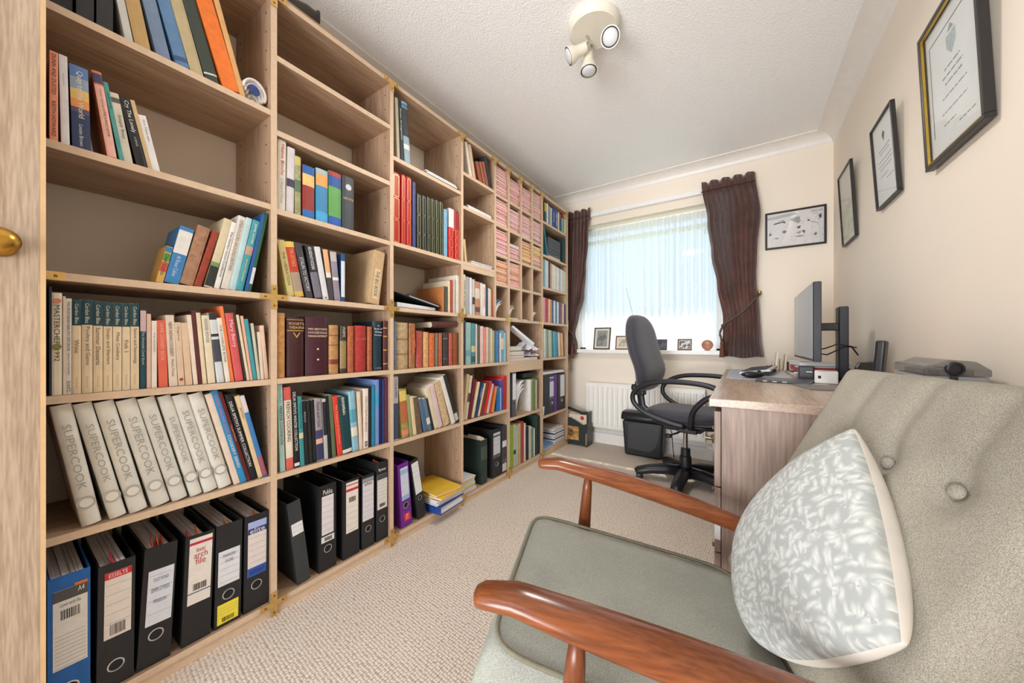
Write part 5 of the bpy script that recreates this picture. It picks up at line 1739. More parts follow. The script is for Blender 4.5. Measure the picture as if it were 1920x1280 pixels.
def cartoon(r, w, h):
    G1, G2, G3 = M((60, 60, 62), .6, 0, 0), M((150, 150, 152), .6, 0, 0), M((186, 186, 188), .6, 0, 0)
    polyg(r, [(.14, .66), (.16, .7), (.33, .73), (.35, .68), (.34, .66), (.3, .69)], G1, w, h)
    polyg(r, [(.22, .745), (.3, .76), (.33, .745)], G1, w, h)
    polyg(r, [(.42, .74), (.5, .79), (.58, .8), (.6, .66), (.56, .61)], G2, w, h)
    polyg(r, [(.53, .52), (.56, .54), (.6, .55), (.59, .49), (.56, .47)], G1, w, h)
    polyg(r, [(.29, .45), (.33, .48), (.37, .45), (.35, .4), (.31, .4)], M((110, 110, 112), .6, 0, 0), w, h)
    polyg(r, [(.07, .42), (.1, .5), (.09, .42), (.13, .43), (.1, .38), (.07, .37)], G1, w, h)
    polyg(r, [(.52, .37), (.6, .42), (.6, .36), (.57, .34)], G2, w, h)
    polyg(r, [(.61, .41), (.67, .42), (.66, .32), (.64, .36)], G1, w, h)
    polyg(r, [(.15, .29), (.2, .31), (.25, .29), (.2, .26)], G2, w, h)
    polyg(r, [(.5, .27), (.57, .3), (.68, .27), (.6, .25)], G2, w, h)
    polyg(r, [(.04, .87), (.5, .92), (.56, .86), (.3, .82), (.04, .8)], G3, w, h)
    polyg(r, [(.7, .66), (.72, .69), (.75, .65), (.72, .63)], G1, w, h)
    for k in range(6):
        x = .76 + .02 * k
        polyg(r, [(x, .61 - .012 * k), (x + .006, .64 - .012 * k), (x + .014, .6 - .012 * k)], G1, w, h)
    polyg(r, [(.88, .75), (.92, .8), (.93, .7), (.9, .66)], G1, w, h)
    polyg(r, [(.8, .27), (.84, .34), (.86, .28), (.83, .24)], M((100, 100, 102), .6, 0, 0), w, h)
    q = random.Random(4)
    g = G()
    for k in range(70):
        x, z = q.uniform(.05, .93), q.uniform(.12, .78)
        L = q.uniform(.01, .05)
        g.box(w * x - w / 2, w * (x + L) - w / 2, -.0068, -.0061, h * z, h * z + .0012)
    part('pen_strokes', g, G2, r)['kind'] = 'stuff'
    me, tw, th = text_mesh('HERE WE..', m_ink)
    o = put('wording', me, r, (w * .86 - w / 2, -.0069, h * .88))
    o.rotation_euler = (pi / 2, 0, 0)
    o.scale = (w * .2 / tw, h * .05 / th, 1)
    me, tw, th = text_mesh('GO!', m_ink)
    o = put('wording', me, r, (w * .83 - w / 2, -.0069, h * .815))
    o.rotation_euler = (pi / 2, 0, 0)
    o.scale = (w * .08 / tw, h * .035 / th, 1)


wall_picture('framed_cartoon', 'black framed pen cartoon on the window wall', .334, .264, (.308, YF - .001, 1.589), (0, 0, 0), .012, .016, (34, 30, 32), None, M((226, 224, 224), .5, 0, .03, 20), extras=cartoon)
RZ = -pi / 2          # front of a -Y facing frame turned towards -X (right wall)
m_view = blot('landscape_print', (176, 186, 140), (214, 214, 190), 16, .35, .65)
m_cert = M((228, 232, 230), .5, 0, .03, 20, 'certificate_paper')


def certificate_a(r, w, h):
    g = G()
    i = .11
    g.box(w * i - w / 2, w * i - w / 2 + .002, -.0067, -.0061, h * .2, h * .86)
    g.box(w * i - w / 2, w * (1 - i) - w / 2, -.0067, -.0061, h * .86, h * .86 + .002)
    part('ruled_border', g, m_ink, r)
    polyg(r, [(.42, .78), (.58, .78), (.58, .7), (.5, .64), (.42, .7)], M((176, 190, 192), .5, 0, .2, 200), w, h, 'crest')
    polyg(r, [(.45, .8), (.5, .84), (.55, .8)], M((150, 160, 164), .5, 0, 0), w, h, 'crest')
    textlines([(.58, .36, .62, .004), (.53, .32, .66, .004), (.48, .36, .64, .004), (.4, .3, .7, .003), (.3, .28, .7, .003), (.22, .3, .5, .003), (.16, .55, .8, .003)], 1)(r, w, h)


def certificate_b(r, w, h):
    polyg(r, [(.44, .8), (.5, .84), (.56, .8), (.5, .72)], m_ink, w, h, 'crest')
    textlines([(.64, .25, .75, .004), (.6, .3, .7, .003), (.52, .2, .8, .003), (.47, .2, .8, .003), (.42, .25, .75, .003), (.34, .25, .6, .003), (.28, .5, .8, .003)], 2)(r, w, h)


for (nm, lab, y, z, w, h, fw, fd, ex, pic, gold, tilt) in [
    ('framed_certificate', 'largest black and gold framed certificate with crest, right wall', 1.49, 1.462, .325, .425, .013, .020, certificate_a, None, (206, 170, 80), 2.5),
    ('framed_certificate', 'thin black framed certificate, middle of three on right wall', 2.035, 1.497, .255, .355, .008, .015, certificate_b, None, None, 3.5),
    ('framed_print', 'black framed landscape print nearest the window, right wall', 2.65, 1.482, .28, .41, .008, .014, None, [(.1, .9, .1, .52, m_view, 'landscape')], None, 3.0)]:
    wall_picture(nm, lab, w, h, (XR - .004, y, z), (radians(tilt), 0, RZ), fw, fd, (38, 36, 36), pic, m_cert if 'cert' in nm else M((222, 220, 206), .5, 0, .03, 20), gold, 'pictures on the right wall', ex)

# ceiling spotlight cluster --------------------------------------------------
m_cream = M((226, 220, 204), .35, 0, .03, 20, 'cream_enamel')
m_lens = M((206, 208, 210), .15, 0, .02, 20)
r = thing('ceiling_spotlight', 'cream ceiling fitting with three adjustable spot heads', 'ceiling light', (-.545, 1.475, ZC), (0, 0, 0))
part('ceiling_plate', G().lathe([(.108, 0), (.112, -.012), (.108, -.03), (.098, -.04), (.002, -.042)], 36), m_cream, r, smooth='auto')


def spot(name, base, mid, d, L=.085):
    base, mid, d = Vector(base), Vector(mid), Vector(d).normalized()
    h = part('spot_head', G().lathe([(.006, -L * .55), (.021, -L * .5), (.024, -L * .1), (.025, 0), (.036, L * .28), (.040, L * .5), (.037, L * .5), (.034, L * .44), (.001, L * .44)], 22, mid, d), m_cream, r, smooth='auto')
    part('lens', G().lathe([(.001, L * .45), (.033, L * .45), (.030, L * .53), (.016, L * .58), (.001, L * .6)], 22, mid, d), m_lens, h, smooth=True)
    part('lens_gasket', G().lathe([(.0345, L * .45), (.0372, L * .45), (.0372, L * .49), (.0345, L * .49)], 22, mid, d), m_hole, h)
    part('arm', G().tube([base, base + Vector((0, 0, -.03)), mid - d * .015], .0075, 10), m_cream, r, smooth=True)
    return h


spot('a', (-.03, .0, -.04), (-.075, -.01, -.100), (-.75, -.42, -.42))
h2 = spot('b', (-.03, .06, -.04), (-.045, .055, -.12), (.06, -.1, -.95))
part('vent_slots', G().box(-.0245, -.0235, -.008, .008, 0, .002), m_hole, h2, (-.045, .055, -.125))
down_fill = light('added_down_fill', 'AREA', (-.545, 1.46, ZC - .23), (0, 0, -1), 13.0, (1, .97, .93), shape='DISK', size=.3)  # added soft fill pointing down; the fitting's own spots are unlit
spot('c', (.075, .03, -.04), (.075, .015, -.095), (.12, -.86, -.5))

# magazine rack and bin by the far wall --------------------------------------
m_green = M((34, 46, 44), .4, 0, .1, 30, 'dark_green_paint')
r = thing('magazine_rack', 'dark green wooden magazine rack beside the bookcase end', 'magazine rack', (-1.275, 2.965, 0))
side = [(-.13, .015), (.135, .015), (.135, .20), (.10, .19), (.05, .215), (-.02, .245), (-.09, .235), (-.13, .22)]
for yy in (-.065, .055):
    part('side_panel', G().prism([(z, x) for x, z in side], yy, yy + .010, 'Y'), m_green, r, bevel=.001)
endp = [(-.07, 0), (.07, 0), (.075, .1), (.055, .19), (.035, .21), (.045, .30), (-.045, .30), (-.035, .21), (-.055, .19), (-.075, .1)]
for xx in (-.143, .133):
    part('end_panel', G().prism(endp, xx, xx + .011, 'X'), m_green, r, bevel=.001)
    part('edge_band', G().box(xx + .001, xx + .010, -.0765, -.0745, .02, .12), M((170, 140, 100), .5, 0, 0), r)
hp = [(-.13, .285), (-.06, .305), (.0, .29), (.07, .27), (.13, .275), (.13, .30), (.07, .295), (0, .315), (-.06, .33), (-.13, .31)]
part('handle_board', G().prism([(z, x) for x, z in hp], -.006, .006, 'Y'), m_green, r, bevel=.001)
part('base_board', G().box(-.13, .135, -.06, .06, .012, .022), m_green, r)
part('decorative_panel', G().box(-.10, .065, -.0675, -.0652, .05, .17), blot('floral_panel', (150, 110, 60), (206, 158, 92), 30, .4, .6), r)
part('decorative_motif', G().lathe([(.036, 0), (.036, .001)], 20, (-.02, -.0678, .115), (0, 1, 0)), blot('motif', (70, 50, 30), (130, 92, 50), 60), r)
for k, (lab, c) in enumerate([('cream magazine with red spot in the green rack', (222, 206, 184)), ('buff magazine behind another in the green rack', (196, 180, 150))]):
    o = thing('magazine', lab, 'magazine', (-1.265, 2.935 + .03 * k, .0225))
    part('cover', G().box(-.11, .115, -.004, .004, 0, .25 + .012 * k), M(c, .5, 0, .06, 30), o)
    if k == 0:
        part('red_spot', G().lathe([(.018, 0), (.018, .001)], 18, (.075, -.005, .222), (0, 1, 0)), M((196, 50, 50), .5, 0, 0), o)

m_blk = M((34, 35, 37), .5, 0, .05, 40, 'black_plastic')
m_blk2 = M((24, 24, 26), .4, 0, .05, 40, 'black_gloss_plastic')
r = thing('waste_bin', 'black plastic bin with a bulky head behind the office chair', 'bin', (-.665, 2.957, 0))
def taper(x0, x1, y0, y1, z0, z1, k):
    return G().add([(-x0, -y0, z0), (x0, -y0, z0), (x0, y0, z0), (-x0, y0, z0), (-x1, -y1, z1), (x1, -y1, z1), (x1, y1, z1), (-x1, y1, z1)], [(3, 2, 1, 0), (4, 5, 6, 7), (0, 1, 5, 4), (1, 2, 6, 5), (2, 3, 7, 6), (3, 0, 4, 7)])
part('bin_body', taper(.142, .158, .062, .075, 0, .285, 0), m_blk, r, bevel=.022, seg=3, smooth='auto')
part('bin_head', G().prism([(-.078, .288), (.075, .288), (.075, .33), (.05, .352), (-.05, .352), (-.08, .32)], -.168, .168, 'X'), m_blk2, r, bevel=.012, seg=2, smooth='auto')
part('feed_slot', G().box(-.11, .11, -.012, .0, .352, .3535), m_hole, r)
part('control_knob', G().lathe([(.014, 0), (.014, .008), (.012, .01)], 14, (.12, -.02, .35), (0, 0, 1)), m_blk, r)
part('front_panel', G().prism([(.06, -.11), (.05, .06), (.09, .1), (.16, .125), (.25, .13), (.262, .10), (.262, -.11)], -.0745, -.0705, 'Y'), M((44, 45, 48), .45, 0, .05, 30), r, bevel=.001)
part('power_cord', G().tube([(.16, -.05, .33), (.19, -.06, .31), (.215, -.05, .22), (.225, -.06, .1), (.24, -.08, .012), (.27, -.06, .006)], .0035, 6), m_hole, r, smooth=True)

# little radio on the sill behind the office chair, its aerial up
a0, a1 = on_y(1196, 592, YF - .02), on_y(1174, 540, YF - .03)
r = thing('portable_radio', 'small radio with a raised thin aerial behind the chair back', 'radio', (a0.x + .02, YF - .02, SZ))
part('radio_body', G().box(-.05, .05, -.016, .016, 0, .06), m_blk, r, bevel=.004, seg=2)
part('speaker_grille', G().lathe([(.02, 0), (.02, .001)], 18, (-.02, -.0172, .03), (0, 1, 0)), M((90, 92, 96), .5, .3, .1, 200), r)
b0 = Vector((.0, 0, .058))
part('aerial', G().tube([b0, a1 - r.location], [.0018, .0012], 6), M((120, 120, 124), .3, .8, 0), r)
# ------------------------------------------------------------------ office chair
m_fab = M((50, 48, 57), .8, 0, .1, 220, 'charcoal_fabric', .3)
m_pl = M((30, 31, 36), .38, 0, .04, 40, 'chair_plastic')
m_chr = M((190, 192, 196), .2, 1.0, 0)
r = thing('office_chair', 'black swivel office chair with loop arms at the desk', 'office chair', (-.305, 2.50, 0), (0, 0, radians(-9)))


def pillow(cx, cy, cz, sx, sy, sz, e=2.6, nu=28, nv=16, warp=None):
    """superellipsoid cushion"""
    g = G()
    def sp(t, n):
        return math.copysign(abs(t) ** (2 / n), t)
    def fn(u, v):
        a, b = u * 2 * pi, (v - .5) * pi
        p = Vector((sx * sp(cos(b), e) * sp(cos(a), e), sy * sp(cos(b), e) * sp(sin(a), e), sz * sp(sin(b), 2.2)))
        if warp:
            p = warp(p)
        return (cx + p.x, cy + p.y, cz + p.z)
    return g.grid(fn, nu, nv)


part('seat', pillow(.03, 0, .455, .25, .235, .045, 3.2, warp=lambda p: Vector((p.x, p.y, p.z + .25 * p.x * p.x - (.5 * (p.x - .15) ** 2 if p.x > .15 else 0)))), m_fab, r, smooth=True)
part('seat_pan', pillow(.03, 0, .415, .22, .20, .028, 3), m_pl, r, smooth=True)
def bw(p):
    z = p.z
    k = 1 - .25 * max(0, (z - .05) / .26) ** 2 - .18 * max(0, (-z - .05) / .26) ** 2
    return Vector((p.x - .13 * z + .035 * math.exp(-((z + .12) / .11) ** 2) + .45 * p.y ** 2, p.y * k, z))
def backfn():
    g = G()
    def sp(t, n):
        return math.copysign(abs(t) ** (2 / n), t)
    def fn(u, v):
        a, b = u * 2 * pi, (v - .5) * pi
        z = .262 * sp(sin(b), 3.4)
        c = sp(cos(b), 3.4)
        p = bw(Vector((.058 * c * sp(cos(a), 2.2), .225 * c * sp(sin(a), 2.6), z)))
        return (-.29 + p.x, p.y, .852 + p.z)
    return g.grid(fn, 32, 20)
part('backrest', backfn(), m_fab, r, smooth=True)
g = G()
g.tube([(-.285, 0, .70), (-.30, 0, .58), (-.285, 0, .47), (-.20, 0, .405), (-.05, 0, .40)], [.03, .026, .028, .03, .03], 10, 0, .45, (0, 1, 0))
part('back_bar', g, m_pl, r, smooth=True)
part('back_bracket', G().box(-.325, -.265, -.035, .035, .55, .65), m_pl, r, bevel=.01, seg=2)
part('height_knob', G().lathe([(.022, 0), (.024, .01), (.022, .025), (.01, .028)], 14, (-.33, 0, .60), (-1, 0, 0)), m_pl, r, smooth='auto')
part('mechanism', G().box(-.12, .11, -.075, .075, .355, .40), m_pl, r, bevel=.012, seg=2)
part('height_lever', G().tube([(.02, -.07, .375), (.0, -.17, .365), (-.03, -.215, .355)], .006, 8).ball((-.035, -.222, .353), .016, 10, 8, 0, (1.6, 1, .8)), m_pl, r, smooth=True)
for sy in (-1, 1):
    y = sy * .245
    g = G()
    loop = [(.09, y * .9, .415), (.10, y * 1.04, .45), (.12, y * 1.12, .53), (.18, y * 1.14, .60), (.24, y * 1.14, .635), (.235, y * 1.14, .665), (.16, y * 1.14, .685), (.04, y * 1.14, .69), (-.09, y * 1.13, .68), (-.185, y * 1.12, .645), (-.235, y * 1.1, .59), (-.225, y * 1.08, .53), (-.15, y * 1.06, .475), (-.03, y * 1.03, .44), (.06, y * .98, .425)]
    P_ = [Vector(p) for p in loop]
    sm = []
    n = len(P_)
    for i in range(n - 1):
        for k in range(4):
            t = k / 4
            p0, p1, p2, p3 = P_[max(i - 1, 0)], P_[i], P_[i + 1], P_[min(i + 2, n - 1)]
            sm.append(.5 * ((2 * p1) + (p2 - p0) * t + (2 * p0 - 5 * p1 + 4 * p2 - p3) * t * t + (3 * p1 - p0 - 3 * p2 + p3) * t ** 3))
    sm.append(P_[-1])
    part('armrest', g.tube(sm, .0155, 10, 0, .9, (0, 1, 0)), m_pl, r, smooth=True)
    part('arm_bracket', G().box(.02, .13, min(y * .55, y * .98), max(y * .55, y * .98), .388, .415), m_pl, r, bevel=.006)
part('gas_lift', G().lathe([(.014, .20), (.014, .37)], 16), m_chr, r, smooth='auto')
part('column', G().lathe([(.036, .045), (.036, .15), (.034, .185), (.029, .19), (.028, .235), (.016, .237)], 20), m_pl, r, smooth='auto')
part('hub', G().lathe([(.045, .055), (.052, .07), (.048, .105), (.037, .11)], 20), m_pl, r, smooth='auto')
for k in range(5):
    a = radians(-84 + 72 * k)
    c, s = cos(a), sin(a)
    lg = part('leg', G().tube([(.03 * c, .03 * s, .085), (.12 * c, .12 * s, .088), (.22 * c, .22 * s, .075), (.29 * c, .29 * s, .058), (.305 * c, .305 * s, .05)], [.040, .040, .037, .034, .026], 10, 0, [.9, .85, .8, .8, .75]), m_pl, r, smooth=True)
    tx, ty = -s, c
    for q in (-1, 1):
        part('castor', G().lathe([(.001, -.008), (.018, -.008), (.023, -.004), (.023, .004), (.018, .008), (.001, .008)], 16, (.28 * c + tx * .013 * q, .28 * s + ty * .013 * q, .024), (tx, ty, 0)), m_blk2, lg, smooth='auto')

# ------------------------------------------------------------------ desk
m_dtop = wood('desk_top_laminate', (190, 168, 148), (160, 138, 120), 'Y', .25)
m_dpan = wood('desk_panel_laminate', (170, 147, 131), (132, 110, 98), 'Z', .45)
DX0, DX1, DY0, DY1, DZ = -.088, XR - .022, 1.275, 2.74, .742
r = thing('desk', 'grey-brown wood laminate desk along the right wall', 'desk', ((DX0 + DX1) / 2, (DY0 + DY1) / 2, 0))
cx, cy = r.location.x, r.location.y
def dbox(name, x0, x1, y0, y1, z0, z1, m, **kw):
    return part(name, G().box(x0 - cx, x1 - cx, y0 - cy, y1 - cy, z0, z1), m, r, **kw)
dbox('desk_top', DX0, DX1, DY0, DY1, DZ - .026, DZ, m_dtop, bevel=.002)
dbox('end_panel', DX0 + .034, DX1 - .01, DY0 + .012, DY0 + .030, 0, DZ - .026, m_dpan)
dbox('end_panel', DX0 + .034, DX1 - .01, DY1 - .030, DY1 - .012, 0, DZ - .026, m_dpan)
dbox('modesty_panel', DX1 - .03, DX1 - .012, DY0 + .03, DY1 - .03, .25, DZ - .026, m_dpan)
dbox('pedestal_side', DX0 + .034, DX1 - .04, DY0 + .43, DY0 + .446, .03, DZ - .026, m_dpan)
for k, (z0, z1) in enumerate([(.04, .245), (.25, .455), (.46, .70)]):
    d = dbox('drawer_front', DX0 + .014, DX0 + .032, DY0 + .014, DY0 + .446, z0, z1, m_dpan, bevel=.001)
    part('knob', G().lathe([(.006, 0), (.005, .012), (.008, .014), (.008, .018), (.002, .02)], 12, (DX0 + .014 - cx, DY0 + .23 - cy, (z0 + z1) / 2 + .02), (-1, 0, 0)), M((110, 78, 48), .4, .4, 0), d, smooth='auto')
    if k == 1:
        part('drawer_sticker', G().box(DX0 + .0145 - cx, DX0 + .031 - cx, DY0 + .0132 - cy, DY0 + .0138 - cy, .29, .345), m_white, d)

Z = DZ + .0004
m_mat = M((176, 180, 190), .4, 0, .04, 30)
r = thing('desk_mat', 'grey desk mat under the keyboard', 'desk mat', (.07, 2.36, Z))
part('mat_sheet', G().box(-.135, .14, -.34, .32, 0, .003), m_mat, r, bevel=.001)
r = thing('keyboard', 'silver keyboard with dark keys on the desk mat', 'keyboard', (.085, 2.44, Z + .0125), (0, radians(-9), radians(-8)))
part('keyboard_body', G().box(-.07, .07, -.20, .20, .004, .016), M((206, 208, 212), .35, .2, .02, 30), r, bevel=.004, seg=2)
for sy_ in (-.17, .17):
    part('foot', G().box(.045, .06, sy_ - .012, sy_ + .012, -.0165, .005), m_blk, r)
key = mesh('key', G().box(-.0085, .0085, -.0085, .0085, 0, .006), M((60, 62, 66), .5, 0, 0), bevel=.001)
for i in range(5):
    for j in range(17):
        put('key', key, r, (-.05 + i * .0225, -.182 + j * .0227, .0155))
r = thing('computer_mouse', 'black computer mouse in front of the keyboard', 'mouse', (.045, 2.09, Z + .0034), (0, 0, radians(30)))
part('mouse_shell', pillow(0, 0, .016, .052, .032, .0155, 2.3, 20, 12), m_blk2, r, smooth=True)
part('mouse_wheel', G().lathe([(.009, -.003), (.009, .003)], 12, (.03, 0, .028), (0, 1, 0)), m_blk, r)
r = thing('drawing_tablet', 'slim dark tablet with ports at the desk edge', 'tablet', (.155, 1.985, Z), (0, 0, radians(-14)))
part('tablet_body', G().box(-.09, .10, -.075, .10, 0, .010), M((64, 66, 74), .35, 0, .04, 30), r, bevel=.003, seg=2)
for k in range(3):
    part('port', G().box(-.06 + k * .035, -.044 + k * .035, -.0756, -.0748, .003, .008), M((190, 190, 196), .4, 0, 0), r)
r = thing('thin_notebook', 'thin grey card folder lying at the near end of desk', 'folder', (.255, 1.80, Z), (0, 0, radians(12)))
part('folder_cover', G().box(-.06, .09, -.09, .09, 0, .004), M((120, 118, 116), .5, 0, .05, 40), r)
r = thing('desk_speaker', 'small black cube speaker with grey side on the desk', 'speaker', (.265, 2.235, Z), (0, 0, radians(-6)))
part('speaker_box', G().box(-.03, .03, -.03, .035, 0, .062), M((40, 42, 46), .4, 0, .05, 30), r, bevel=.005, seg=2)
part('side_panel', G().box(-.0315, -.0300, -.027, .032, .003, .059), M((130, 136, 142), .5, 0, .05, 30), r)
part('badge', G().box(.0, .022, -.0312, -.0302, .034, .036), M((220, 220, 222), .3, .6, 0), r)
r = thing('white_hub', 'small white box beside the armchair top on the desk', 'box', (.30, 2.02, Z), (0, 0, radians(-8)))
part('hub_body', G().box(-.032, .045, -.03, .04, 0, .055), m_white, r, bevel=.006, seg=2)
part('socket', G().box(-.020, -.010, -.0308, -.0298, .022, .034), m_hole, r)
r = thing('cable_tray', 'flat black adaptor lying behind the speaker', 'adaptor', (.262, 2.12, Z))
part('adaptor_body', G().box(-.04, .07, -.035, .035, 0, .012), m_blk, r, bevel=.003)
# letter rack
r = thing('letter_rack', 'pale letter rack holding envelopes at the far end of the desk', 'letter rack', (.185, 2.685, Z))
part('rack_base', G().box(-.03, .05, -.035, .035, 0, .008), M((206, 180, 146), .5, 0, .05, 40), r)
for xx, hh, c in [(-.03, .06, (214, 190, 156)), (.008, .075, (214, 190, 156)), (.046, .06, (50, 40, 36))]:
    part('divider', G().box(xx, xx + .005, -.035, .035, .008, hh), M(c, .5, 0, .05, 40), r)
for k, (lab, xx, hh) in enumerate([('tall white envelope in the letter rack', -.018, .11), ('shorter cream envelope in the letter rack', .025, .10)]):
    o = thing('envelope', lab, 'envelope', (.185 + xx, 2.685, Z + .0085), (0, radians(5), 0))
    part('envelope_body', G().box(0, .008, -.05, .05, 0, hh), M((236, 232, 222) if k == 0 else (226, 212, 190), .6, 0, .03, 40), o, bevel=.001)
# papers under the monitor
zz = Z
for k, (lab, c, t) in enumerate([('lowest dark folder under the monitor', (50, 56, 60), .018), ('dark green folder in the pile under the monitor', (44, 76, 62), .010), ('bright red folder in the pile under the monitor', (206, 40, 56), .022), ('olive folder in the pile under the monitor', (110, 120, 84), .008), ('white papers topping the pile under the monitor', (236, 236, 236), .016)]):
    o = thing('document_folder', lab, 'folder', (.335, 2.42, zz), (0, 0, radians([4, -6, 2, -3, 5][k])), 'pile under the monitor')
    part('folder_cover', G().box(-.10, .10, -.13, .13, t * .8, t), M(c, .5, 0, .05, 40), o)
    part('papers', G().box(-.098, .096, -.127, .127, 0, t * .8), m_paper if k != 2 else M((214, 60, 70), .6, 0, .1, 80), o)
    zz += t + .0004
# monitor
r = thing('monitor', 'flat computer monitor on a dark stand facing the room', 'monitor', (.365, 2.215, Z))
part('stand_base', G().box(-.07, .10, -.10, .10, 0, .008), m_blk2, r, bevel=.003)
part('stand_column', G().box(.01, .045, -.035, .035, .008, .345), M((36, 40, 48), .4, 0, .04, 30), r, bevel=.004)
part('neck', G().box(-.088, .012, -.03, .03, .235, .27), m_blk2, r, bevel=.003)
sc_ = part('monitor_housing', G().box(-.118, -.090, -.315, .295, .098, .432), M((44, 46, 52), .4, 0, .04, 30), r, bevel=.003)
part('screen', G().box(-.1192, -.1182, -.309, .289, .110, .427), M((190, 196, 200), .22, 0, .03, 6), sc_)  # pale base colour stands in for the window's reflection on the screen
part('cable', G().tube([(-.085, -.02, .14), (-.04, -.05, .15), (.0, -.06, .17), (.05, -.05, .16), (.08, -.01, .12)], .003, 6), m_hole, r, smooth=True)
part('cable', G().tube([(-.085, .02, .13), (-.03, -.03, .12), (.03, -.05, .16), (.07, -.03, .155)], .003, 6), m_hole, r, smooth=True)
# phone on the desk and remote-shaped handset
r = thing('dock_stand', 'glossy black rounded panel standing behind the armchair', 'tablet', (.385, 1.93, Z), (0, radians(14), radians(-35)))
part('panel', G().prism([(-.055, 0), (.055, 0), (.062, .03), (.062, .085), (.05, .105), (-.05, .105), (-.062, .085), (-.062, .03)], 0, .012, 'X'), m_blk2, r, bevel=.003, seg=2)
part('face', G().prism([(-.045, .008), (.045, .008), (.052, .035), (.052, .08), (.042, .096), (-.042, .096), (-.052, .08), (-.052, .035)], -.0012, .0004, 'X'), M((70, 72, 78), .12, 0, .1, 20), r)
part('stand_foot', G().box(.0, .06, -.04, .04, 0, .006), m_blk2, r)
r = thing('cordless_handset', 'slim black cordless phone handset standing in its cradle', 'phone', (.40, 1.745, Z), (0, radians(4), radians(-25)))
part('cradle', G().box(-.035, .035, -.03, .03, 0, .03), m_blk, r, bevel=.006, seg=2)
part('handset', G().box(-.012, .014, -.022, .022, .012, .185), m_blk2, r, bevel=.008, seg=3)
part('display', G().box(-.0128, -.0118, -.015, .015, .125, .16), M((180, 186, 190), .2, 0, 0), r)
for k in range(4):
    part('key_row', G().box(-.0128, -.0118, -.014, .014, .05 + k * .016, .058 + k * .016), M((120, 124, 130), .3, 0, 0), r)
# smoky case with round latch
def smoke_mat():
    m, t, b = newmat('smoky_clear_plastic')
    o = t.nodes['Material Output']
    b.inputs['Base Color'].default_value = lin((120, 118, 116)) + (1,)
    b.inputs['Roughness'].default_value = .15
    tr = t.nodes.new('ShaderNodeBsdfTransparent')
    mx = t.nodes.new('ShaderNodeMixShader')
    mx.inputs[0].default_value = .55
    t.links.new(tr.outputs[0], mx.inputs[1])
    t.links.new(b.outputs[0], mx.inputs[2])
    t.links.new(mx.outputs[0], o.inputs[0])
    return m
m_smk = smoke_mat()
r = thing('storage_case', 'smoky translucent plastic case with round black latch on the desk', 'storage case', (.437, 1.405, Z))
part('case_body', taper(.050, .052, .10, .102, 0, .095, 0), M((150, 152, 154), .4, 0, .06, 12), r, bevel=.006, seg=2)
part('case_lid', G().prism([(.0955, -.054), (.0955, .054), (.112, .054), (.132, .03), (.136, -.015), (.124, -.036), (.120, -.054)], -.104, .104, 'Y'), m_smk, r, bevel=.004, seg=2)
part('latch', G().lathe([(.016, 0), (.017, .003), (.015, .006), (.011, .007), (.010, .004), (.001, .004)], 24, (-.005, -.1042, .114), (0, -1, 0)), m_blk2, r, smooth='auto')
part('latch_tongue', G().box(-.012, .0, -.107, -.104, .07, .10), m_blk, r)
for k in range(4):
    part('case_content', G().box(-.038 + .019 * k, -.026 + .019 * k, -.09, .085, .0957, .108 + .003 * (k % 2)), M([(90, 70, 60), (150, 150, 150), (70, 70, 74), (140, 120, 100)][k], .5, 0, .1, 40), r)

# ------------------------------------------------------------------ armchair
def tweed(name, c1, c2, scale=420.0, ribs=(1, 1, 1)):
    m, t, b = newmat(name)
    co = t.nodes.new('ShaderNodeTexCoord')
    mp = t.nodes.new('ShaderNodeMapping')
    mp.inputs['Scale'].default_value = ribs
    t.links.new(co.outputs['Object'], mp.inputs[0])
    n = t.nodes.new('ShaderNodeTexNoise')
    n.inputs['Scale'].default_value = scale
    n.inputs['Detail'].default_value = 2
    t.links.new(mp.outputs[0], n.inputs['Vector'])
    n2 = t.nodes.new('ShaderNodeTexNoise')
    n2.inputs['Scale'].default_value = 7
    n2.inputs['Detail'].default_value = 3
    t.links.new(co.outputs['Object'], n2.inputs['Vector'])
    ad = t.nodes.new('ShaderNodeMath')
    ad.operation = 'MULTIPLY_ADD'
    ad.inputs[1].default_value = .25
    t.links.new(n2.outputs['Fac'], ad.inputs[0])
    sb = t.nodes.new('ShaderNodeMath')
    sb.operation = 'SUBTRACT'
    sb.inputs[1].default_value = .125
    t.links.new(n.outputs['Fac'], sb.inputs[0])
    t.links.new(sb.outputs[0], ad.inputs[2])
    rp = t.nodes.new('ShaderNodeValToRGB')
    rp.color_ramp.elements[0].position = .33
    rp.color_ramp.elements[1].position = .67
    rp.color_ramp.elements[0].color = lin(c2) + (1,)
    rp.color_ramp.elements[1].color = lin(c1) + (1,)
    t.links.new(ad.outputs[0], rp.inputs[0])
    t.links.new(rp.outputs[0], b.inputs['Base Color'])
    b.inputs['Roughness'].default_value = .95
    bp = t.nodes.new('ShaderNodeBump')
    bp.inputs['Strength'].default_value = .3
    bp.inputs['Distance'].default_value = .001
    t.links.new(n.outputs['Fac'], bp.inputs['Height'])
    t.links.new(bp.outputs[0], b.inputs['Normal'])
    return m


m_tw = tweed('sage_tweed', (172, 166, 151), (122, 117, 104), 800)
m_tw2 = tweed('grey_green_tweed', (174, 175, 164), (124, 127, 118), 850)
m_teak = wood('teak_arm', (142, 80, 44), (104, 55, 28), 'X', .22, 1.3)
m_teakz = wood('teak_leg', (134, 74, 40), (98, 50, 25), 'Z', .3, 1.3)
m_pipe = M((120, 116, 98), .9, 0, .1, 90)
PH = .345
AO = Vector((-.519, .909, 0))
r = thing('armchair', 'sage green buttoned armchair with teak paddle arms', 'armchair', AO, (0, 0, PH))
SW, SS, ZS = .481, .171, .41           # seat width, slope, front height
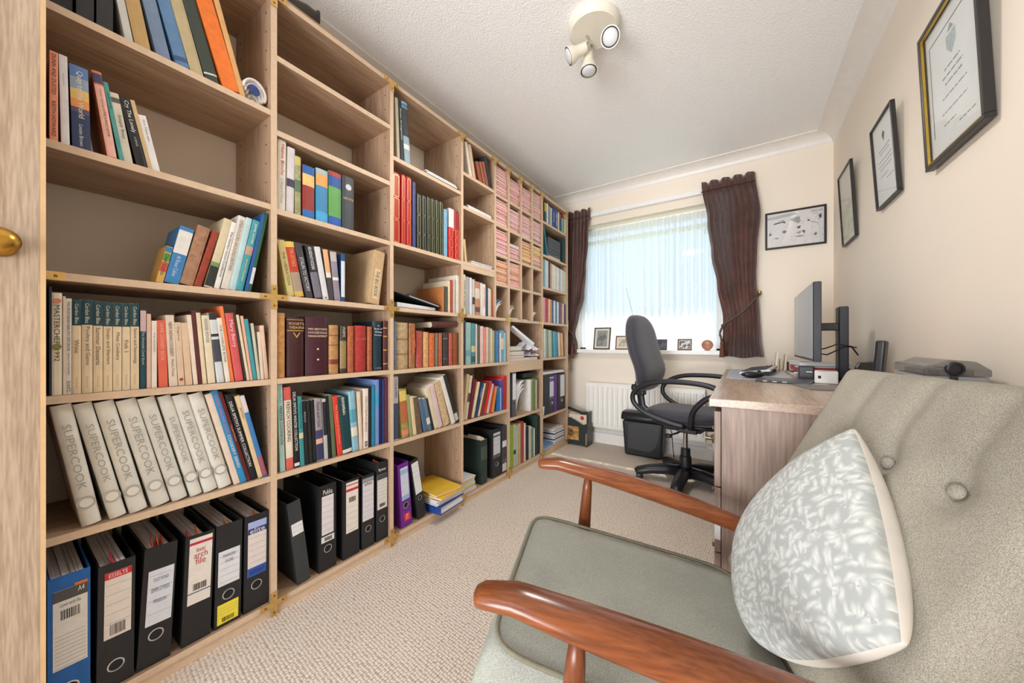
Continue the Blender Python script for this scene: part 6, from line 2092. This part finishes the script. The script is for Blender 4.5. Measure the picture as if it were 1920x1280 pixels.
# seat cushion: domed slab that falls towards the back
def seat_pt(u, v, top):
    # u 0..1 front to back, v 0..1 near to far ; rounded corners
    U0, U1, V0, V1 = -.022, .55, -SW - .012, .012
    x = U0 + (U1 - U0) * u
    y = V0 + (V1 - V0) * v
    e = min(1, min(u, 1 - u) / .055) ** .5 if min(u, 1 - u) < .055 else 1
    f = min(1, min(v, 1 - v) / .06) ** .5 if min(v, 1 - v) < .06 else 1
    z = ZS - SS * max(x, 0)
    k = min(e, 1) * min(f, 1)
    if top:
        return (x, y, z - .055 + .055 * k + .006 * sin(pi * u) * sin(pi * v))
    return (x + .006, y, z - .062 - .055 * k)
g = G()
us = [0, .004, .012, .025, .04, .055] + [.055 + .89 * k / 12 for k in range(1, 12)] + [.945, .96, .975, .988, .996, 1]
def grid2(g, fn, A, B):
    vs = [fn(a, b) for a in A for b in B]
    nb = len(B)
    g.add(vs, [(i * nb + j, (i + 1) * nb + j, (i + 1) * nb + j + 1, i * nb + j + 1) for i in range(len(A) - 1) for j in range(nb - 1)])
grid2(g, lambda a, b: seat_pt(a, b, True), us, us)
grid2(g, lambda a, b: seat_pt(a, b, False), us, us)
n0 = len(us)
per = [i * n0 for i in range(n0)] + [(n0 - 1) * n0 + j for j in range(1, n0)] + [i * n0 + n0 - 1 for i in range(n0 - 2, -1, -1)] + [j for j in range(n0 - 2, 0, -1)]
off = n0 * n0
g.add([], [])
for a, b in zip(per, per[1:] + per[:1]):
    g.f.append((a, b, b + off, a + off))
    g.m.append(0)
part('seat_cushion', g, m_tw2, r, smooth=True)
# piping round the top of the seat
pp = []
for k in range(64):
    t = k / 64 * 2 * pi
    cs, sn = cos(t), sin(t)
    x = .264 + .262 * math.copysign(abs(cs) ** .22, cs)
    y = -SW / 2 + (SW / 2 - .006) * math.copysign(abs(sn) ** .22, sn)
    pp.append((x, y, ZS - SS * x - .0005))
pp.append(pp[0])
part('seat_piping', G().tube(pp, .0045, 6), m_pipe, r, smooth=True)
# buttoned back cushion, leaning back
BT = atan2(.28, .53)
bz, bx = Vector((sin(BT), 0, cos(BT))), Vector((-cos(BT), 0, sin(BT)))     # up along the back, and out of its front
B0 = Vector((.506, 0, .326))
BH = .615
btn = [(-.115 - .1265 * i, .42) for i in range(3)] + [(-.115 - .1265 * i, .22) for i in range(3)]
def back_pt(u, v, front):
    """u along width (near to far), v up"""
    V0, V1 = -SW - .012, .012
    y = V0 + (V1 - V0) * u
    hgt = v * BH
    e = 1 - (max(0, 1 - min(u, 1 - u) / .07)) ** 2.4
    f = 1 - (max(0, 1 - min(v, 1 - v) / .07)) ** 2.4
    k = max(0, min(e, f)) ** .5
    if front:
        d = 0.0
        for (by, bh) in btn:
            rr2 = ((y - by) / .034) ** 2 + ((hgt - bh) / .034) ** 2
            d += .026 * math.exp(-rr2)
            # pull folds running from each button to the top edge
            if hgt > bh and bh > .3:
                d += .008 * math.exp(-((y - by) / .018) ** 2) * min(1, (hgt - bh) / .05)
        dep = -.06 + .075 * k - d * k + .012 * sin(pi * u) * sin(pi * v)
        w = .012 * (1 - k)
        return B0 + Vector((0, y, 0)) + bz * hgt + bx * (dep - .006) 
    dep = -.075 - .045 * k
    return B0 + Vector((0, y, 0)) + bz * hgt + bx * dep
g = G()
A = [0, .006, .016, .03, .048, .07] + [.07 + .86 * k / 40 for k in range(1, 40)] + [.93, .952, .97, .984, .994, 1]
Bv = [0, .006, .016, .03, .048, .07] + [.07 + .86 * k / 40 for k in range(1, 40)] + [.93, .952, .97, .984, .994, 1]
grid2(g, lambda a, b: back_pt(a, b, True), A, Bv)
grid2(g, lambda a, b: back_pt(a, b, False), A, Bv)
n0 = len(A)
per = [i * n0 for i in range(n0)] + [(n0 - 1) * n0 + j for j in range(1, n0)] + [i * n0 + n0 - 1 for i in range(n0 - 2, -1, -1)] + [j for j in range(n0 - 2, 0, -1)]
off = n0 * n0
for a, b in zip(per, per[1:] + per[:1]):
    g.f.append((a, b, b + off, a + off))
    g.m.append(0)
bk = part('back_cushion', g, m_tw, r, smooth=True)
for (by, bh) in btn:
    p = B0 + Vector((0, by, 0)) + bz * bh + bx * -.004
    part('button', G().lathe([(.001, -.004), (.010, -.003), (.0125, .002), (.010, .007), (.004, .0095), (.0005, .0098)], 16, p, bx), m_tw, bk, smooth=True)
pb = []
for k in range(80):
    t = k / 80 * 2 * pi
    cs, sn = cos(t), sin(t)
    y = -SW / 2 + (SW / 2 + .012) * math.copysign(abs(cs) ** .2, cs)
    hh = BH / 2 + (BH / 2) * math.copysign(abs(sn) ** .2, sn)
    pb.append(B0 + Vector((0, y, 0)) + bz * hh + bx * -.066)
pb.append(pb[0])
part('back_piping', G().tube(pb, .0045, 6), m_pipe, r, smooth=True)
# arms: paddles that fall and draw in towards the back
def arm(sgn, y0):
    g = G()
    pts, rs, fl = [], [], []
    N = 30
    for k in range(N + 1):
        t = 0 if k == 0 else (.006 if k == 1 else (.02 if k == 2 else k / N))
        x = .002 + .60 * t
        y = y0 - sgn * .061 * (x) + sgn * .016 * sin(pi * t)
        z = .553 - .23 * x + .010 * sin(pi * t) - .018 * max(0, 1 - t / .12) ** 2
        pts.append((x, y, z))
        w = .0185 + .0195 * sin(pi * min(1, .10 + t * .75))
        w *= (0.45, .80, .94, 1)[min(k, 3)]
        rs.append(w)
        fl.append(.64)
    g.tube(pts, rs, 14, 0, fl)
    return part('armrest', g, m_teak, r, smooth=True)
arm(1, .056)
arm(-1, -SW - .049)
def limb(name, a, b, r0, r1, r2):
    a, b = Vector(a), Vector(b)
    part(name, G().tube([a, a.lerp(b, .08), a.lerp(b, .5), a.lerp(b, .92), b], [r0 * .8, r0, r1, r2, r2 * .7], 14), m_teakz, r, smooth=True)
for y, sg in ((.060, 1), (-SW - .054, -1)):
    limb('front_leg', (.115, y + sg * .012, .0), (.155, y, .512), .013, .023, .014)
    limb('back_leg', (.66, y * 1 + sg * .006, .0), (.565, y - sg * .035, .418), .013, .021, .015)
    part('side_rail', G().box(.12, .62, min(y - sg * .03, y - sg * .012), max(y - sg * .03, y - sg * .012), .235, .285), m_teak, r, bevel=.006, seg=2)
part('front_rail', G().box(.10, .122, -SW - .03, .03, .23, .285), m_teakz, r, bevel=.004)
part('back_rail', G().box(.60, .622, -SW - .03, .03, .21, .265), m_teakz, r, bevel=.004)
for y in (-SW - .02, .02):
    part('back_frame', G().tube([(.62, y, .24), tuple(B0 + Vector((0, y, 0)) + bz * .55 + bx * -.13)], .016, 10), m_teakz, r, smooth=True)

# scatter cushion leaning in the chair ------------------------------------------
def leaf_mat():
    m, t, b = newmat('leaf_print_fabric')
    co = t.nodes.new('ShaderNodeTexCoord')
    nz = t.nodes.new('ShaderNodeTexNoise')
    nz.inputs['Scale'].default_value = 14
    nz.inputs['Detail'].default_value = 2
    t.links.new(co.outputs['UV'], nz.inputs['Vector'])
    mixv = t.nodes.new('ShaderNodeMix')
    mixv.data_type = 'RGBA'
    mixv.inputs[0].default_value = .05
    t.links.new(co.outputs['UV'], mixv.inputs[6])
    t.links.new(nz.outputs['Color'], mixv.inputs[7])
    vals = []
    for rot, sc in ((.5, (13, 34, 1)), (-.7, (32, 14, 1))):
        mp = t.nodes.new('ShaderNodeMapping')
        mp.inputs['Rotation'].default_value = (0, 0, rot)
        mp.inputs['Scale'].default_value = sc
        t.links.new(mixv.outputs[2], mp.inputs[0])
        v = t.nodes.new('ShaderNodeTexVoronoi')
        v.voronoi_dimensions = '2D'
        v.feature = 'F1'
        v.inputs['Scale'].default_value = 1.0
        t.links.new(mp.outputs[0], v.inputs['Vector'])
        r1 = t.nodes.new('ShaderNodeValToRGB')
        e = r1.color_ramp.elements
        e[0].position = .05
        e[0].color = lin((206, 208, 202)) + (1,)
        e[1].position = .56
        e[1].color = lin((166, 170, 167)) + (1,)
        m1 = e.new(.30)
        m1.color = lin((188, 191, 186)) + (1,)
        t.links.new(v.outputs['Distance'], r1.inputs[0])
        vals.append((r1, v))
    sel = t.nodes.new('ShaderNodeTexNoise')
    sel.inputs['Scale'].default_value = 11
    t.links.new(co.outputs['UV'], sel.inputs['Vector'])
    st = t.nodes.new('ShaderNodeMath')
    st.operation = 'GREATER_THAN'
    st.inputs[1].default_value = .5
    t.links.new(sel.outputs['Fac'], st.inputs[0])
    mx = t.nodes.new('ShaderNodeMix')
    mx.data_type = 'RGBA'
    t.links.new(st.outputs[0], mx.inputs[0])
    t.links.new(vals[0][0].outputs[0], mx.inputs[6])
    t.links.new(vals[1][0].outputs[0], mx.inputs[7])
    t.links.new(mx.outputs[2], b.inputs['Base Color'])
    b.inputs['Roughness'].default_value = .85
    return m


Tc, Lc, Bc, Rc = Vector((.672, -.225, .775)), Vector((.505, -.095, .505)), Vector((.445, -.305, .325)), Vector((.567, -.495, .53))
nrm = (Lc - Bc + Tc - Rc).cross(Rc - Bc + Tc - Lc).normalized()
if nrm.x > 0:
    nrm = -nrm
def cush(u, v, front):
    a_, b_ = 2 * u - 1, 2 * v - 1
    kr = .16 + .26 * (1 - u)
    u, v = .5 + .5 * a_ * (1 - kr * b_ * b_) ** .5, .5 + .5 * b_ * (1 - kr * a_ * a_) ** .5
    e = (max(0, 1 - a_ * a_) * max(0, 1 - b_ * b_)) ** .34
    p = (Bc * (1 - u) + Rc * u) * (1 - v) + (Lc * (1 - u) + Tc * u) * v
    ctr = (Bc + Rc + Lc + Tc) / 4
    wr = .004 * sin(9 * u + 5 * v) * sin(7 * v - 3 * u) * e
    if front:
        return p + nrm * (.046 * e + wr + .004)
    return p - nrm * (.085 * e ** 1.2 + .002)
g = G()
N = 28
A = [.5 - .5 * cos(pi * k / N) for k in range(N + 1)]
grid2(g, lambda a, b: cush(a, b, True), A, A)
nf = len(g.f)
grid2(g, lambda a, b: cush(a, b, False), A, A)
n0 = N + 1
per = [i * n0 for i in range(n0)] + [(n0 - 1) * n0 + j for j in range(1, n0)] + [i * n0 + n0 - 1 for i in range(n0 - 2, -1, -1)] + [j for j in range(n0 - 2, 0, -1)]
for a, b in zip(per, per[1:] + per[:1]):
    g.f.append((a, b, b + n0 * n0, a + n0 * n0))
    g.m.append(0)
g.m = [0] * nf + [1] * (len(g.f) - nf)
cu = part('scatter_cushion', g, [leaf_mat(), M((226, 220, 210), .85, 0, .05, 20, 'cream_cotton')], None, AO, (0, 0, PH), smooth=True)
uvl = cu.data.uv_layers.new(name='UVMap')
for poly in cu.data.polygons:
    for li in poly.loop_indices:
        vi = cu.data.loops[li].vertex_index % (n0 * n0)
        uvl.data[li].uv = (A[vi // n0], A[vi % n0])
tag(cu, 'grey leaf-print scatter cushion with cream back leaning in the armchair', 'cushion')

# ------------------------------------------------------------------ garden outside the window
struct('garden_ground', G().box(-9, 8, YF + .3, 16, -.5, -.3), M((150, 170, 110), .9, 0, .2, 3))
def tree(label, x, y, z0, z1, rad, n, seed, rgb):
    q = random.Random(seed)
    t = thing('garden_tree', label, 'tree', (x, y, -.3))
    part('trunk', G().tube([(0, 0, 0), (.03, 0, (z0 + z1) / 4), (0, .02, (z0 + z1) / 2)], [.09, .07, .04], 10), M((110, 90, 70), .9, 0, .2, 20), t, smooth=True)
    g = G()
    for k in range(n):
        while True:
            p = Vector((q.uniform(-1, 1), q.uniform(-1, 1), q.uniform(-1, 1)))
            if .2 < p.length < 1:
                break
        c = Vector((p.x * rad, p.y * rad * .7, (z0 + z1) / 2 + .3 + p.z * (z1 - z0) / 2))
        a = Vector((q.uniform(-1, 1), q.uniform(-1, 1), q.uniform(-1, 1))).normalized()
        b = a.orthogonal().normalized()
        s = q.uniform(.06, .12)
        g.add([c - a * s, c + b * s * .5, c + a * s, c - b * s * .5], [(0, 1, 2, 3)])
    lf = part('foliage', g, M(rgb, .7, 0, .25, 4), t, fix=False)
    lf['kind'] = 'stuff'
tree('leafy green tree seen through the right of the net curtain', .05, 6.6, 1.8, 4.6, .6, 500, 2, (120, 160, 80))
